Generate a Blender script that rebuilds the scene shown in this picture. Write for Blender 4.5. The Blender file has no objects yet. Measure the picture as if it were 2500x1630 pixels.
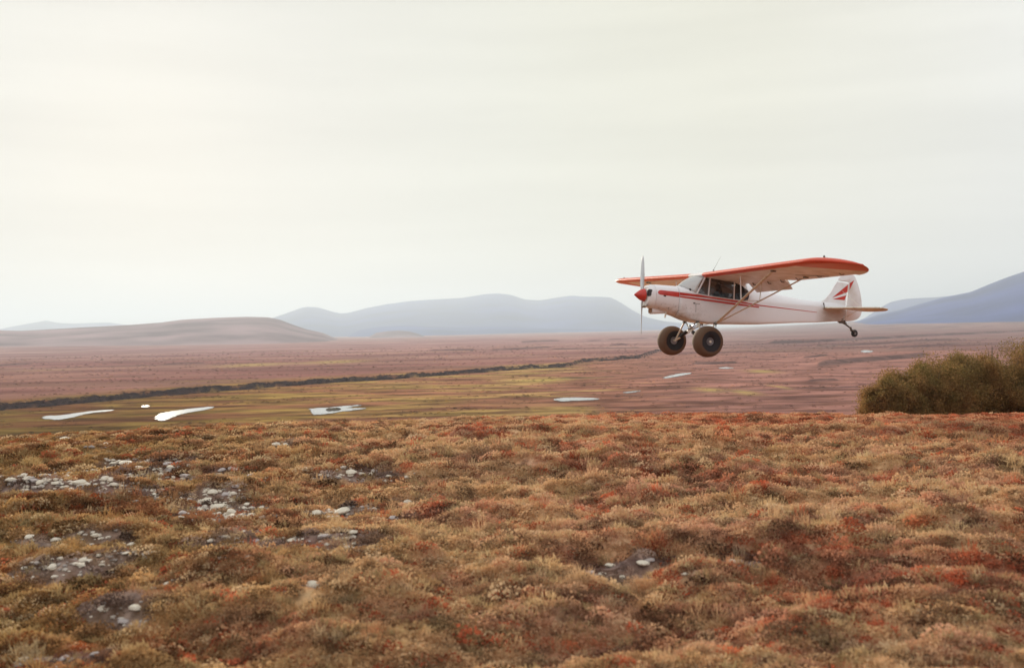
import bpy, bmesh, math, random
import numpy as np
from mathutils import Matrix, Vector, Euler
random.seed(7); RNG = np.random.default_rng(11)
R = math.radians
sc = bpy.context.scene
col = sc.collection

# ------------------------------------------------------------------ camera
EYE = Vector((0.0, 0.0, 1.8))
PITCH = R(0.21); ROLL = R(1.2)
F_PX, CX, CY = 2430.6, 1250.0, 815.0            # 35 mm lens on a 2500 px wide frame
fwd = Vector((0, math.cos(PITCH), -math.sin(PITCH)))
up0 = Vector((0, math.sin(PITCH), math.cos(PITCH)))
rt0 = Vector((1, 0, 0))
rt = rt0 * math.cos(ROLL) - up0 * math.sin(ROLL)
up = up0 * math.cos(ROLL) + rt0 * math.sin(ROLL)
cam_d = bpy.data.cameras.new('camera'); cam = bpy.data.objects.new('camera', cam_d); col.objects.link(cam)
cam_d.lens = 35; cam_d.sensor_width = 36; cam_d.clip_start = 0.1; cam_d.clip_end = 90000
cam_d.dof.use_dof = True; cam_d.dof.focus_distance = 24.5; cam_d.dof.aperture_fstop = 2.0
mc = Matrix(((rt.x, up.x, -fwd.x, 0), (rt.y, up.y, -fwd.y, 0), (rt.z, up.z, -fwd.z, EYE.z), (0, 0, 0, 1)))
cam.matrix_world = mc
sc.camera = cam

# ------------------------------------------------------------------ sky, sun, exposure
SUN_AZ = R(-20.5)          # left of the view axis
SUN_EL = R(13.0)
sun_dir = Vector((math.sin(SUN_AZ) * math.cos(SUN_EL), math.cos(SUN_AZ) * math.cos(SUN_EL), math.sin(SUN_EL)))
w = bpy.data.worlds.new('World'); sc.world = w; w.use_nodes = True
nt = w.node_tree; nt.nodes.clear()
def wn(t, **k):
    n = nt.nodes.new(t)
    for a, b in k.items(): setattr(n, a, b)
    return n
sky = wn('ShaderNodeTexSky', sky_type='NISHITA'); sky.sun_disc = False
sky.sun_elevation = SUN_EL; sky.sun_rotation = SUN_AZ % (2 * math.pi); sky.dust_density = 3; sky.air_density = 1.2
tc = wn('ShaderNodeTexCoord')
dot = wn('ShaderNodeVectorMath', operation='DOT_PRODUCT'); dot.inputs[1].default_value = sun_dir
nt.links.new(tc.outputs['Generated'], dot.inputs[0])
ramp = wn('ShaderNodeValToRGB'); ramp.color_ramp.interpolation = 'B_SPLINE'
S = 0.1
els = ramp.color_ramp.elements
els[0].position = 0.0; els[0].color = (1.02, 1.06, 1.16, 1)
els[1].position = 1.0; els[1].color = (0.77, 0.775, 0.745, 1)
for p, c in ((0.55, (0.99, 1.00, 1.03, 1)), (0.80, (0.835, 0.81, 0.675, 1)), (0.92, (0.83, 0.825, 0.72, 1)), (0.975, (0.79, 0.79, 0.725, 1))):
    e = els.new(p); e.color = c
nt.links.new(dot.outputs['Value'], ramp.inputs[0])
# thin, streaky overcast
mp = wn('ShaderNodeMapping'); mp.inputs['Scale'].default_value = (1.5, 1.5, 14.0)
nz = wn('ShaderNodeTexNoise'); nz.inputs['Scale'].default_value = 1.3; nz.inputs['Detail'].default_value = 6; nz.inputs['Roughness'].default_value = 0.5
nt.links.new(tc.outputs['Generated'], mp.inputs[0]); nt.links.new(mp.outputs[0], nz.inputs['Vector'])
mr = wn('ShaderNodeMapRange'); mr.inputs[1].default_value = 0.35; mr.inputs[2].default_value = 0.68
mr.inputs[3].default_value = 0.94; mr.inputs[4].default_value = 1.045
nt.links.new(nz.outputs['Fac'], mr.inputs[0])
vm = wn('ShaderNodeVectorMath', operation='SCALE'); nt.links.new(ramp.outputs[0], vm.inputs[0]); nt.links.new(mr.outputs[0], vm.inputs['Scale'])
vm2 = wn('ShaderNodeVectorMath', operation='SCALE'); vm2.inputs['Scale'].default_value = 1.0 / S; nt.links.new(vm.outputs[0], vm2.inputs[0])
mx = wn('ShaderNodeMix', data_type='RGBA'); mx.inputs[0].default_value = 0.975
nt.links.new(sky.outputs[0], mx.inputs[6]); nt.links.new(vm2.outputs[0], mx.inputs[7])
bg = wn('ShaderNodeBackground'); bg.inputs['Strength'].default_value = S
nt.links.new(mx.outputs[2], bg.inputs['Color'])
wo = wn('ShaderNodeOutputWorld'); nt.links.new(bg.outputs[0], wo.inputs['Surface'])

sl = bpy.data.lights.new('sun', 'SUN'); sun = bpy.data.objects.new('sun', sl); col.objects.link(sun)
sl.energy = 5.0; sl.angle = R(1.0); sl.color = (1.0, 0.90, 0.72)
sun.rotation_euler = sun_dir.to_track_quat('Z', 'Y').to_euler(); sun.location = (0, 0, 60)
sc.view_settings.view_transform = 'Standard'; sc.view_settings.look = 'None'
sc.view_settings.exposure = 0.0; sc.view_settings.gamma = 1; sc.view_settings.use_curve_mapping = False
sc.cycles.volume_bounces = 0; sc.cycles.max_bounces = 6; sc.cycles.transparent_max_bounces = 12
sc.cycles.use_denoising = True

# ------------------------------------------------------------------ helpers
def link(name, me, parent=None, label=None, cat=None, kind=None, group=None):
    o = bpy.data.objects.new(name, me); col.objects.link(o)
    if parent is not None: o.parent = parent
    for k, v in (('label', label), ('category', cat), ('kind', kind), ('group', group)):
        if v: o[k] = v
    return o
def mesh(name, V, Fc, mats=(), smooth=False, mi=None):
    me = bpy.data.meshes.new(name); me.from_pydata([tuple(v) for v in V], [], [tuple(f) for f in Fc])
    for m in (mats if isinstance(mats, (list, tuple)) else [mats]): me.materials.append(m)
    if mi is not None: me.polygons.foreach_set('material_index', mi)
    if smooth: me.polygons.foreach_set('use_smooth', [True] * len(me.polygons))
    me.update(); return me
def fast_mesh(name, V, Q, mat, smooth=True, tri=False):
    k = 3 if tri else 4
    me = bpy.data.meshes.new(name); me.vertices.add(len(V)); me.vertices.foreach_set('co', np.ascontiguousarray(V, dtype=np.float32).ravel())
    me.loops.add(len(Q) * k); me.loops.foreach_set('vertex_index', np.ascontiguousarray(Q, dtype=np.int32).ravel())
    me.polygons.add(len(Q)); me.polygons.foreach_set('loop_start', np.arange(0, len(Q) * k, k, dtype=np.int32))
    me.polygons.foreach_set('loop_total', np.full(len(Q), k, dtype=np.int32))
    if smooth: me.polygons.foreach_set('use_smooth', np.ones(len(Q), dtype=bool))
    me.update(calc_edges=True)
    if mat: me.materials.append(mat)
    return me
class MB:
    def __init__(s): s.V = []; s.F = []; s.M = []
    def add(s, V, Fc, m=0):
        b = len(s.V); s.V += [tuple(v) for v in V]; s.F += [tuple(i + b for i in f) for f in Fc]; s.M += [m] * len(Fc)
    def rings(s, rings, closed=True, cap=True, m=0):
        n = len(rings[0]); V = [p for r in rings for p in r]; Fc = []
        for i in range(len(rings) - 1):
            for j in range(n if closed else n - 1):
                a = i * n + j; b = i * n + (j + 1) % n
                Fc.append((a, b, b + n, a + n))
        if cap and closed: Fc.append(tuple(range(n))[::-1]); Fc.append(tuple(range((len(rings) - 1) * n, len(rings) * n)))
        s.add(V, Fc, m)
    def tube(s, a, b, r0, r1=None, n=10, flat=1.0, m=0, fdir=None):
        a = Vector(a); b = Vector(b); d = (b - a).normalized(); r1 = r0 if r1 is None else r1
        u = Vector(fdir) if fdir else (Vector((1, 0, 0)) if abs(d.x) < .9 else Vector((0, 1, 0)))
        u = (u - d * u.dot(d)).normalized(); v = d.cross(u)
        s.rings([[p + (u * math.cos(t) + v * math.sin(t) * flat) * r for t in [2 * math.pi * k / n for k in range(n)]] for p, r in ((a, r0), (b, r1))], m=m)
    def path(s, pts, r, n=8, m=0):
        P = [Vector(p) for p in pts]; rs = r if isinstance(r, (list, tuple)) else [r] * len(P); out = []
        for i, p in enumerate(P):
            d = (P[min(i + 1, len(P) - 1)] - P[max(i - 1, 0)]).normalized()
            u = Vector((0, 1, 0)); u = u if abs(d.dot(u)) < .9 else Vector((1, 0, 0)); u = (u - d * u.dot(d)).normalized(); v = d.cross(u)
            out.append([p + (u * math.cos(t) + v * math.sin(t)) * rs[i] for t in [2 * math.pi * k / n for k in range(n)]])
        s.rings(out, m=m)
    def box(s, lo, hi, m=0):
        x0, y0, z0 = lo; x1, y1, z1 = hi
        s.add([(x0, y0, z0), (x1, y0, z0), (x1, y1, z0), (x0, y1, z0), (x0, y0, z1), (x1, y0, z1), (x1, y1, z1), (x0, y1, z1)],
              [(3, 2, 1, 0), (4, 5, 6, 7), (0, 1, 5, 4), (1, 2, 6, 5), (2, 3, 7, 6), (3, 0, 4, 7)], m)
    def lathe(s, prof, c=(0, 0, 0), axis='y', n=40, m=0):
        V = []; N = len(prof)
        for k in range(n):
            t = 2 * math.pi * k / n
            for (a, r) in prof:
                p = {'y': (r * math.cos(t), a, r * math.sin(t)), 'x': (a, r * math.cos(t), r * math.sin(t)), 'z': (r * math.cos(t), r * math.sin(t), a)}[axis]
                V.append((c[0] + p[0], c[1] + p[1], c[2] + p[2]))
        Fc = [(k * N + i, k * N + i + 1, ((k + 1) % n) * N + i + 1, ((k + 1) % n) * N + i) for k in range(n) for i in range(N - 1)]
        s.add(V, Fc, m)
    def mesh(s, name, mats, smooth=True, bevel=None):
        me = mesh(name, s.V, s.F, mats, smooth, s.M)
        bm = bmesh.new(); bm.from_mesh(me); bmesh.ops.remove_doubles(bm, verts=bm.verts, dist=1e-5)
        bmesh.ops.recalc_face_normals(bm, faces=bm.faces); bm.to_mesh(me); bm.free()
        return me
def autosmooth(o, ang=35):
    me = o.data
    me.polygons.foreach_set('use_smooth', [True] * len(me.polygons)); me.set_sharp_from_angle(angle=R(ang))

# ------------------------------------------------------------------ materials
def mat(name, color, rough=.5, metal=0.0, spec=.5, noise=None, bump=None, coat=0):
    m = bpy.data.materials.new(name); m.use_nodes = True; t = m.node_tree; b = t.nodes['Principled BSDF']
    b.inputs['Base Color'].default_value = (*color, 1); b.inputs['Roughness'].default_value = rough; b.inputs['Metallic'].default_value = metal
    b.inputs['Specular IOR Level'].default_value = spec; b.inputs['Coat Weight'].default_value = coat
    tcn = t.nodes.new('ShaderNodeTexCoord')
    if noise:
        sc_, c2, lo, hi = noise
        n = t.nodes.new('ShaderNodeTexNoise'); n.inputs['Scale'].default_value = sc_; n.inputs['Detail'].default_value = 6
        t.links.new(tcn.outputs['Object'], n.inputs['Vector'])
        r = t.nodes.new('ShaderNodeMapRange'); r.inputs[1].default_value = lo; r.inputs[2].default_value = hi
        t.links.new(n.outputs['Fac'], r.inputs[0])
        x = t.nodes.new('ShaderNodeMix'); x.data_type = 'RGBA'; x.inputs[6].default_value = (*color, 1); x.inputs[7].default_value = (*c2, 1)
        t.links.new(r.outputs[0], x.inputs[0]); t.links.new(x.outputs[2], b.inputs['Base Color'])
    if bump:
        n = t.nodes.new('ShaderNodeTexNoise'); n.inputs['Scale'].default_value = bump[0]; n.inputs['Detail'].default_value = 5
        t.links.new(tcn.outputs['Object'], n.inputs['Vector'])
        bp = t.nodes.new('ShaderNodeBump'); bp.inputs['Strength'].default_value = bump[1]; bp.inputs['Distance'].default_value = bump[2]
        t.links.new(n.outputs['Fac'], bp.inputs['Height']); t.links.new(bp.outputs[0], b.inputs['Normal'])
    return m
WHITE = (.82, .80, .81)
M_white = mat('white_paint', WHITE, .35, noise=(2.2, (.66, .62, .58), .5, .75), bump=(3, .15, .02))
M_strut = mat('strut_paint', (.72, .67, .56), .45, noise=(9, (.45, .38, .26), .5, .7))
M_red = mat('red_paint', (.56, .045, .03), .3, noise=(5, (.44, .035, .025), .45, .75))
M_dark = mat('dark_lining', (.035, .03, .03), .8, noise=(6, (.06, .05, .045), .4, .7))
M_black = mat('black_rubber', (.02, .018, .018), .75)
M_metal = mat('bare_metal', (.55, .53, .5), .3, 1.0, noise=(14, (.35, .33, .3), .4, .7))
M_steel = mat('dark_steel', (.12, .11, .10), .5, .6, noise=(20, (.22, .17, .12), .5, .7))
M_bungee = mat('black_sleeve', (.03, .027, .025), .85)
M_hub = mat('cast_hub', (.26, .24, .25), .5, .3)
M_seat = mat('seat_cloth', (.10, .06, .04), .9, noise=(12, (.06, .045, .035), .4, .7))
M_bag = mat('tan_bag', (.30, .13, .05), .85, noise=(9, (.2, .09, .04), .4, .7))
M_jacket = mat('navy_jacket', (.02, .035, .075), .9, noise=(15, (.03, .05, .09), .4, .7))
M_skin = mat('skin', (.50, .28, .19), .5)
M_hair = mat('dark_hair', (.035, .022, .015), .7)
M_headset = mat('headset_plastic', (.03, .035, .03), .4)
M_prop = mat('propeller_metal', (.62, .62, .62), .28, .85)

# white fuselage fabric: dirty and oily behind the engine and along the belly
def fuselage_mat():
    m = mat('fuselage_paint', WHITE, .33, bump=(2.2, .12, .03)); t = m.node_tree; b = t.nodes['Principled BSDF']
    L = t.links; N = t.nodes.new
    tcn = N('ShaderNodeTexCoord'); sep = N('ShaderNodeSeparateXYZ'); L.new(tcn.outputs['Object'], sep.inputs[0])
    n1 = N('ShaderNodeTexNoise'); n1.inputs['Scale'].default_value = 5; n1.inputs['Detail'].default_value = 8; n1.inputs['Roughness'].default_value = .65
    mpn = N('ShaderNodeMapping'); mpn.inputs['Scale'].default_value = (.6, 1, 1.6); L.new(tcn.outputs['Object'], mpn.inputs[0]); L.new(mpn.outputs[0], n1.inputs['Vector'])
    def mrange(src, a, b_, c=0, d=1):
        r = N('ShaderNodeMapRange'); r.inputs[1].default_value = a; r.inputs[2].default_value = b_; r.inputs[3].default_value = c; r.inputs[4].default_value = d; L.new(src, r.inputs[0]); return r.outputs[0]
    def mul(a, b_):
        x = N('ShaderNodeMath'); x.operation = 'MULTIPLY'; L.new(a, x.inputs[0])
        if isinstance(b_, float): x.inputs[1].default_value = b_
        else: L.new(b_, x.inputs[1])
        return x.outputs[0]
    def mx_(a, b_):
        x = N('ShaderNodeMath'); x.operation = 'MAXIMUM'; L.new(a, x.inputs[0]); L.new(b_, x.inputs[1]); return x.outputs[0]
    low = mrange(sep.outputs[2], .56, .24)                       # towards the belly
    nose = mrange(sep.outputs[0], 2.0, .8)
    d1 = mul(mul(low, nose), mrange(n1.outputs['Fac'], .38, .62))
    d2 = mul(mrange(sep.outputs[2], .16, .03), mrange(n1.outputs['Fac'], .3, .6))
    tail = mul(mrange(sep.outputs[0], 5.25, 5.6), mul(mrange(sep.outputs[2], .60, .50), mrange(n1.outputs['Fac'], .2, .55, .45, 1)))
    dirt = mx_(mx_(d1, mul(d2, .8)), mul(tail, .55))
    x = N('ShaderNodeMix'); x.data_type = 'RGBA'; x.inputs[6].default_value = (*WHITE, 1); x.inputs[7].default_value = (.30, .20, .11, 1)
    L.new(dirt, x.inputs[0])
    n2 = N('ShaderNodeTexNoise'); n2.inputs['Scale'].default_value = 16; n2.inputs['Detail'].default_value = 5; L.new(tcn.outputs['Object'], n2.inputs['Vector'])
    spots = mul(mul(mrange(n2.outputs['Fac'], .62, .68), nose), mrange(sep.outputs[2], .60, .35))
    x2 = N('ShaderNodeMix'); x2.data_type = 'RGBA'; x2.inputs[7].default_value = (.08, .06, .05, 1); L.new(mul(spots, .8), x2.inputs[0]); L.new(x.outputs[2], x2.inputs[6])
    L.new(x2.outputs[2], b.inputs['Base Color'])
    return m
M_fus = fuselage_mat()
# wing: white fabric, red leading edge and red wing tip painted in one sweep
def wing_mat():
    m = mat('wing_paint', WHITE, .4, bump=(2, .1, .02)); t = m.node_tree; b = t.nodes['Principled BSDF']; L = t.links; N = t.nodes.new
    tcn = N('ShaderNodeTexCoord'); sep = N('ShaderNodeSeparateXYZ'); L.new(tcn.outputs['Object'], sep.inputs[0])
    def M(op, a, b_):
        x = N('ShaderNodeMath'); x.operation = op
        for i, v in enumerate((a, b_)):
            if v is None: continue
            if isinstance(v, (int, float)): x.inputs[i].default_value = v
            else: L.new(v, x.inputs[i])
        return x.outputs[0]
    ay = M('ABSOLUTE', sep.outputs[1], None)
    le = M('LESS_THAN', sep.outputs[0], 1.80)
    # tip line: x < 1.78 + (|y|-4.15)*1.55
    k = M('ADD', M('MULTIPLY', M('SUBTRACT', ay, 4.15), 1.62), 1.78)
    tip = M('MULTIPLY', M('LESS_THAN', sep.outputs[0], k), M('GREATER_THAN', ay, 4.1))
    red = M('MAXIMUM', le, tip)
    rb = M('PINGPONG', sep.outputs[1], .17); rib = N('ShaderNodeMapRange'); rib.inputs[1].default_value = .022; rib.inputs[2].default_value = 0.0; L.new(rb, rib.inputs[0])
    bpr = N('ShaderNodeBump'); bpr.inputs['Strength'].default_value = .25; bpr.inputs['Distance'].default_value = .006; L.new(rib.outputs[0], bpr.inputs['Height']); L.new(bpr.outputs[0], b.inputs['Normal'])
    n1 = N('ShaderNodeTexNoise'); n1.inputs['Scale'].default_value = 3.5; n1.inputs['Detail'].default_value = 6; L.new(tcn.outputs['Object'], n1.inputs['Vector'])
    wv = N('ShaderNodeMapRange'); wv.inputs[1].default_value = .4; wv.inputs[2].default_value = .7; L.new(n1.outputs['Fac'], wv.inputs[0])
    x0 = N('ShaderNodeMix'); x0.data_type = 'RGBA'; x0.inputs[6].default_value = (.86, .83, .81, 1); x0.inputs[7].default_value = (.66, .60, .53, 1); L.new(wv.outputs[0], x0.inputs[0])
    x = N('ShaderNodeMix'); x.data_type = 'RGBA'; x.inputs[7].default_value = (.66, .075, .03, 1); L.new(x0.outputs[2], x.inputs[6]); L.new(red, x.inputs[0])
    L.new(x.outputs[2], b.inputs['Base Color']); return m
M_wing = wing_mat()
def glass_mat(name, tint, refl=1.45, dust_glare=.02):
    m = bpy.data.materials.new(name); m.use_nodes = True; t = m.node_tree; t.nodes.clear(); L = t.links
    tr = t.nodes.new('ShaderNodeBsdfTransparent'); tr.inputs[0].default_value = (*tint, 1)
    gl = t.nodes.new('ShaderNodeBsdfGlossy'); gl.inputs['Roughness'].default_value = .04
    fr = t.nodes.new('ShaderNodeFresnel'); fr.inputs[0].default_value = refl
    n = t.nodes.new('ShaderNodeTexNoise'); n.inputs['Scale'].default_value = 2.5
    tcn = t.nodes.new('ShaderNodeTexCoord'); L.new(tcn.outputs['Object'], n.inputs['Vector'])
    bp = t.nodes.new('ShaderNodeBump'); bp.inputs['Strength'].default_value = .15; bp.inputs['Distance'].default_value = .02; L.new(n.outputs['Fac'], bp.inputs['Height'])
    L.new(bp.outputs[0], gl.inputs['Normal']); L.new(bp.outputs[0], fr.inputs['Normal'])
    mxn = t.nodes.new('ShaderNodeMixShader'); L.new(fr.outputs[0], mxn.inputs[0]); tl = t.nodes.new('ShaderNodeBsdfDiffuse'); tl.inputs[0].default_value = (.85, .84, .82, 1); md_ = t.nodes.new('ShaderNodeMixShader'); md_.inputs[0].default_value = dust_glare; L.new(tr.outputs[0], md_.inputs[1]); L.new(tl.outputs[0], md_.inputs[2]); L.new(md_.outputs[0], mxn.inputs[1]); L.new(gl.outputs[0], mxn.inputs[2])
    o = t.nodes.new('ShaderNodeOutputMaterial'); L.new(mxn.outputs[0], o.inputs[0]); return m
M_glass = glass_mat('side_window_glass', (.55, .53, .53))
M_wind = glass_mat('windscreen_glass', (.85, .85, .85), 1.8, .6)  # white film is dust plus sky glare painted onto the screen
def tyre_mat():
    m = mat('dusty_tyre', (.03, .025, .025), .8); t = m.node_tree; b = t.nodes['Principled BSDF']; L = t.links; N = t.nodes.new
    tcn = N('ShaderNodeTexCoord'); sep = N('ShaderNodeSeparateXYZ'); L.new(tcn.outputs['Object'], sep.inputs[0])
    cb = N('ShaderNodeCombineXYZ'); L.new(sep.outputs[0], cb.inputs[0]); L.new(sep.outputs[2], cb.inputs[2])
    ln = N('ShaderNodeVectorMath'); ln.operation = 'LENGTH'; L.new(cb.outputs[0], ln.inputs[0])
    n1 = N('ShaderNodeTexNoise'); n1.inputs['Scale'].default_value = 14; n1.inputs['Detail'].default_value = 6; L.new(tcn.outputs['Object'], n1.inputs['Vector'])
    ad = N('ShaderNodeMath'); ad.operation = 'MULTIPLY_ADD'; L.new(n1.outputs['Fac'], ad.inputs[0]); ad.inputs[1].default_value = .03; L.new(ln.outputs['Value'], ad.inputs[2])
    r = N('ShaderNodeMapRange'); r.inputs[1].default_value = .262; r.inputs[2].default_value = .285; L.new(ad.outputs[0], r.inputs[0])
    x = N('ShaderNodeMix'); x.data_type = 'RGBA'; x.inputs[6].default_value = (.018, .015, .018, 1); x.inputs[7].default_value = (.115, .062, .034, 1); L.new(r.outputs[0], x.inputs[0])
    L.new(x.outputs[2], b.inputs['Base Color'])
    bp = N('ShaderNodeBump'); bp.inputs['Strength'].default_value = .4; bp.inputs['Distance'].default_value = .01; L.new(n1.outputs['Fac'], bp.inputs['Height']); L.new(bp.outputs[0], b.inputs['Normal'])
    return m
M_tyre = tyre_mat()

# ------------------------------------------------------------------ vectorised noise
_perm = np.random.default_rng(5).permutation(256); _perm = np.concatenate([_perm, _perm]); _g = np.random.default_rng(6).uniform(0, 2 * np.pi, 256)
_gx, _gy = np.cos(_g), np.sin(_g)
def pn(x, y, seed=0):
    x = x + seed * 17.31; y = y - seed * 9.77
    xi = np.floor(x).astype(int); yi = np.floor(y).astype(int); xf = x - xi; yf = y - yi
    u = xf * xf * xf * (xf * (xf * 6 - 15) + 10); v = yf * yf * yf * (yf * (yf * 6 - 15) + 10)
    def g(i, j):
        h = _perm[(_perm[(xi + i) & 255] + yi + j) & 255]; return _gx[h] * (xf - i) + _gy[h] * (yf - j)
    a = g(0, 0) + u * (g(1, 0) - g(0, 0)); b = g(0, 1) + u * (g(1, 1) - g(0, 1))
    return (a + v * (b - a)) * 1.4
def fbm(x, y, o=4, seed=0, gain=.5):
    s = 0; a = 1; tot = 0
    for k in range(o): s = s + a * pn(x * 2 ** k, y * 2 ** k, seed + k * 3); tot += a; a *= gain
    return s / tot
def sst(a, b, x): t = np.clip((x - a) / (b - a), 0, 1); return t * t * (3 - 2 * t)

# ------------------------------------------------------------------ pixel -> place
def pix_dir(u, v):
    return (fwd + rt * ((u - CX) / F_PX) - up * ((v - CY) / F_PX)).normalized()
def on_plane(u, v, z):
    d = pix_dir(u, v); k = (z - EYE.z) / d.z
    return EYE + d * k
VALLEY = -23.2

# river banks and terrace edges on the valley floor: (photo polyline of the foot, ground z at the foot, rise, run, length behind)
def curve(pts, z):
    P = [on_plane(u, v, z) for u, v in pts]; az = [math.atan2(p.x, p.y) for p in P]; rr = [math.hypot(p.x, p.y) for p in P]
    return np.array(az), np.array(rr)
BANKS = []
def bank(pts, z, rise, run, L, soft=.006):
    az, rr = curve(pts, z); BANKS.append((az, rr, rise, run, L, soft))
bank([(-500, 1035), (0, 1001), (263, 979), (420, 964), (525, 956), (656, 945), (788, 936), (900, 929), (1050, 919), (1250, 903), (1381, 895), (1423, 884), (1565, 874), (1602, 860), (1640, 856)], VALLEY, 2.1, 2.2, 1e9, .004)
ZB = VALLEY + 1.2
bank([(1880, 836), (2000, 834), (2080, 829), (2168, 825), (2273, 818.5), (2400, 813), (2560, 805)], ZB, 3.6, 5, 500)
bank([(1990, 844), (2080, 841), (2180, 836), (2260, 830), (2330, 828)], ZB, 1.6, 4, 250)
bank([(2170, 849), (2240, 845), (2290, 840), (2340, 837)], ZB, 1.3, 3, 200)
bank([(1420, 836), (1480, 832), (1560, 828), (1620, 824), (1700, 820), (1800, 812), (1900, 806)], ZB, 2.2, 5, 900)
bank([(1200, 858), (1290, 853), (1340, 850)], ZB, 1.6, 5, 300)
bank([(1270, 838), (1330, 835), (1365, 834)], ZB, 3, 8, 400)
bank([(1350, 855), (1450, 853), (1560, 851)], ZB, 1.0, 5, 300)
bank([(1485, 848), (1505, 846), (1530, 845)], ZB, 2.4, 5, 200)
bank([(1050, 858), (1110, 857.5), (1160, 857)], ZB, 1.8, 6, 300)
bank([(400, 893), (440, 890), (500, 889)], ZB, .9, 4, 200)
bank([(-40, 898), (30, 893), (80, 890)], ZB, 1.2, 5, 200)
bank([(1690, 889), (1735, 889), (1800, 887)], VALLEY, 1.7, 3, 60)
bank([(1615, 922), (1630, 914), (1660, 910)], VALLEY, 1.5, 2.5, 40)
bank([(1540, 925), (1580, 920), (1615, 917)], VALLEY, 1.3, 3, 40)
bank([(1500, 966), (1600, 962), (1700, 958), (1800, 955), (1900, 951), (2000, 948), (2100, 945)], VALLEY, .35, 1.2, 60)
bank([(1960, 874), (2000, 871), (2020, 870)], VALLEY, 1.2, 4, 60)
bank([(1975, 932), (2010, 929), (2045, 930)], VALLEY, .8, 3, 30)
bank([(2000, 892), (2080, 884), (2160, 878), (2260, 869)], VALLEY, 2.0, 20, 200)
bank([(1040, 806.5), (1080, 806), (1120, 806.5)], ZB, 6, 30, 600)
bank([(1370, 925), (1440, 922), (1500, 918)], VALLEY, .5, 3, 40)

# ---- rocks: photo positions and widths (pixels of the 2500 px frame)
r6 = [(70,232,34),(200,232,26),(270,205,34),(230,245,28),(330,243,26),(365,198,32),(400,185,22),(470,242,38),(665,250,26),(600,228,20),(655,130,28),(735,128,36),(800,162,34),(845,122,24),(980,135,34),(1030,125,26),(990,150,26),(1150,130,24),(740,220,30),(800,212,24),(760,205,20),(870,215,22),(1290,168,28),(1460,203,34),(1500,240,20),(1370,260,22),(1080,205,28),(893,308,24),(890,285,18),(1230,300,32),(1310,305,28),(1195,342,34),(1160,347,18),(1260,382,40),(1300,397,26),(1340,412,34),(1170,402,18),(1240,433,24),(1455,428,28),(1350,448,44),(1435,365,20),(1520,385,20),(1400,430,18),(1060,413,26),(1000,432,16),(1990,410,50),(1830,425,38),(1920,408,20),(2040,185,38),(2155,190,18),(2100,385,24),(2290,440,24),(1860,195,18),(2255,200,20),(2370,350,26),(170,555,24),(318,575,30),(555,557,28),(765,605,28),(485,687,28),(470,715,24),(305,740,36),(305,722,24),(140,732,20),(590,715,18),(575,662,20),(735,663,22),(1265,645,24),(1500,580,26),(1690,578,30),(1880,565,40),(1790,588,18),(1400,610,24),(2050,540,28),(1225,583,18),(2060,592,18),(2055,618,18),(975,833,24),(790,970,36),(715,1045,30),(610,988,22),(545,1240,26),(370,1275,30),(600,940,24),(130,1265,26),(1830,840,48),(630,20,30)]
r7 = [(90,700,30),(190,660,34),(370,645,44),(405,632,30),(840,647,30),(880,637,26),(150,706,26),(590,700,22),(260,716,22)]
r4 = [(540,390,28),(2290,438,24),(2370,430,20),(1080,222,20)]
ROCKS = [(x / 2.38, 1080 + y / 2.38, w_ * .95) for x, y, w_ in r6] + [(1400 + x / 2.1636, 1080 + y / 2.1636, w_) for x, y, w_ in r7] + [(x / 3.4, 960 + y / 3.4, w_) for x, y, w_ in r4[:3]]

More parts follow.
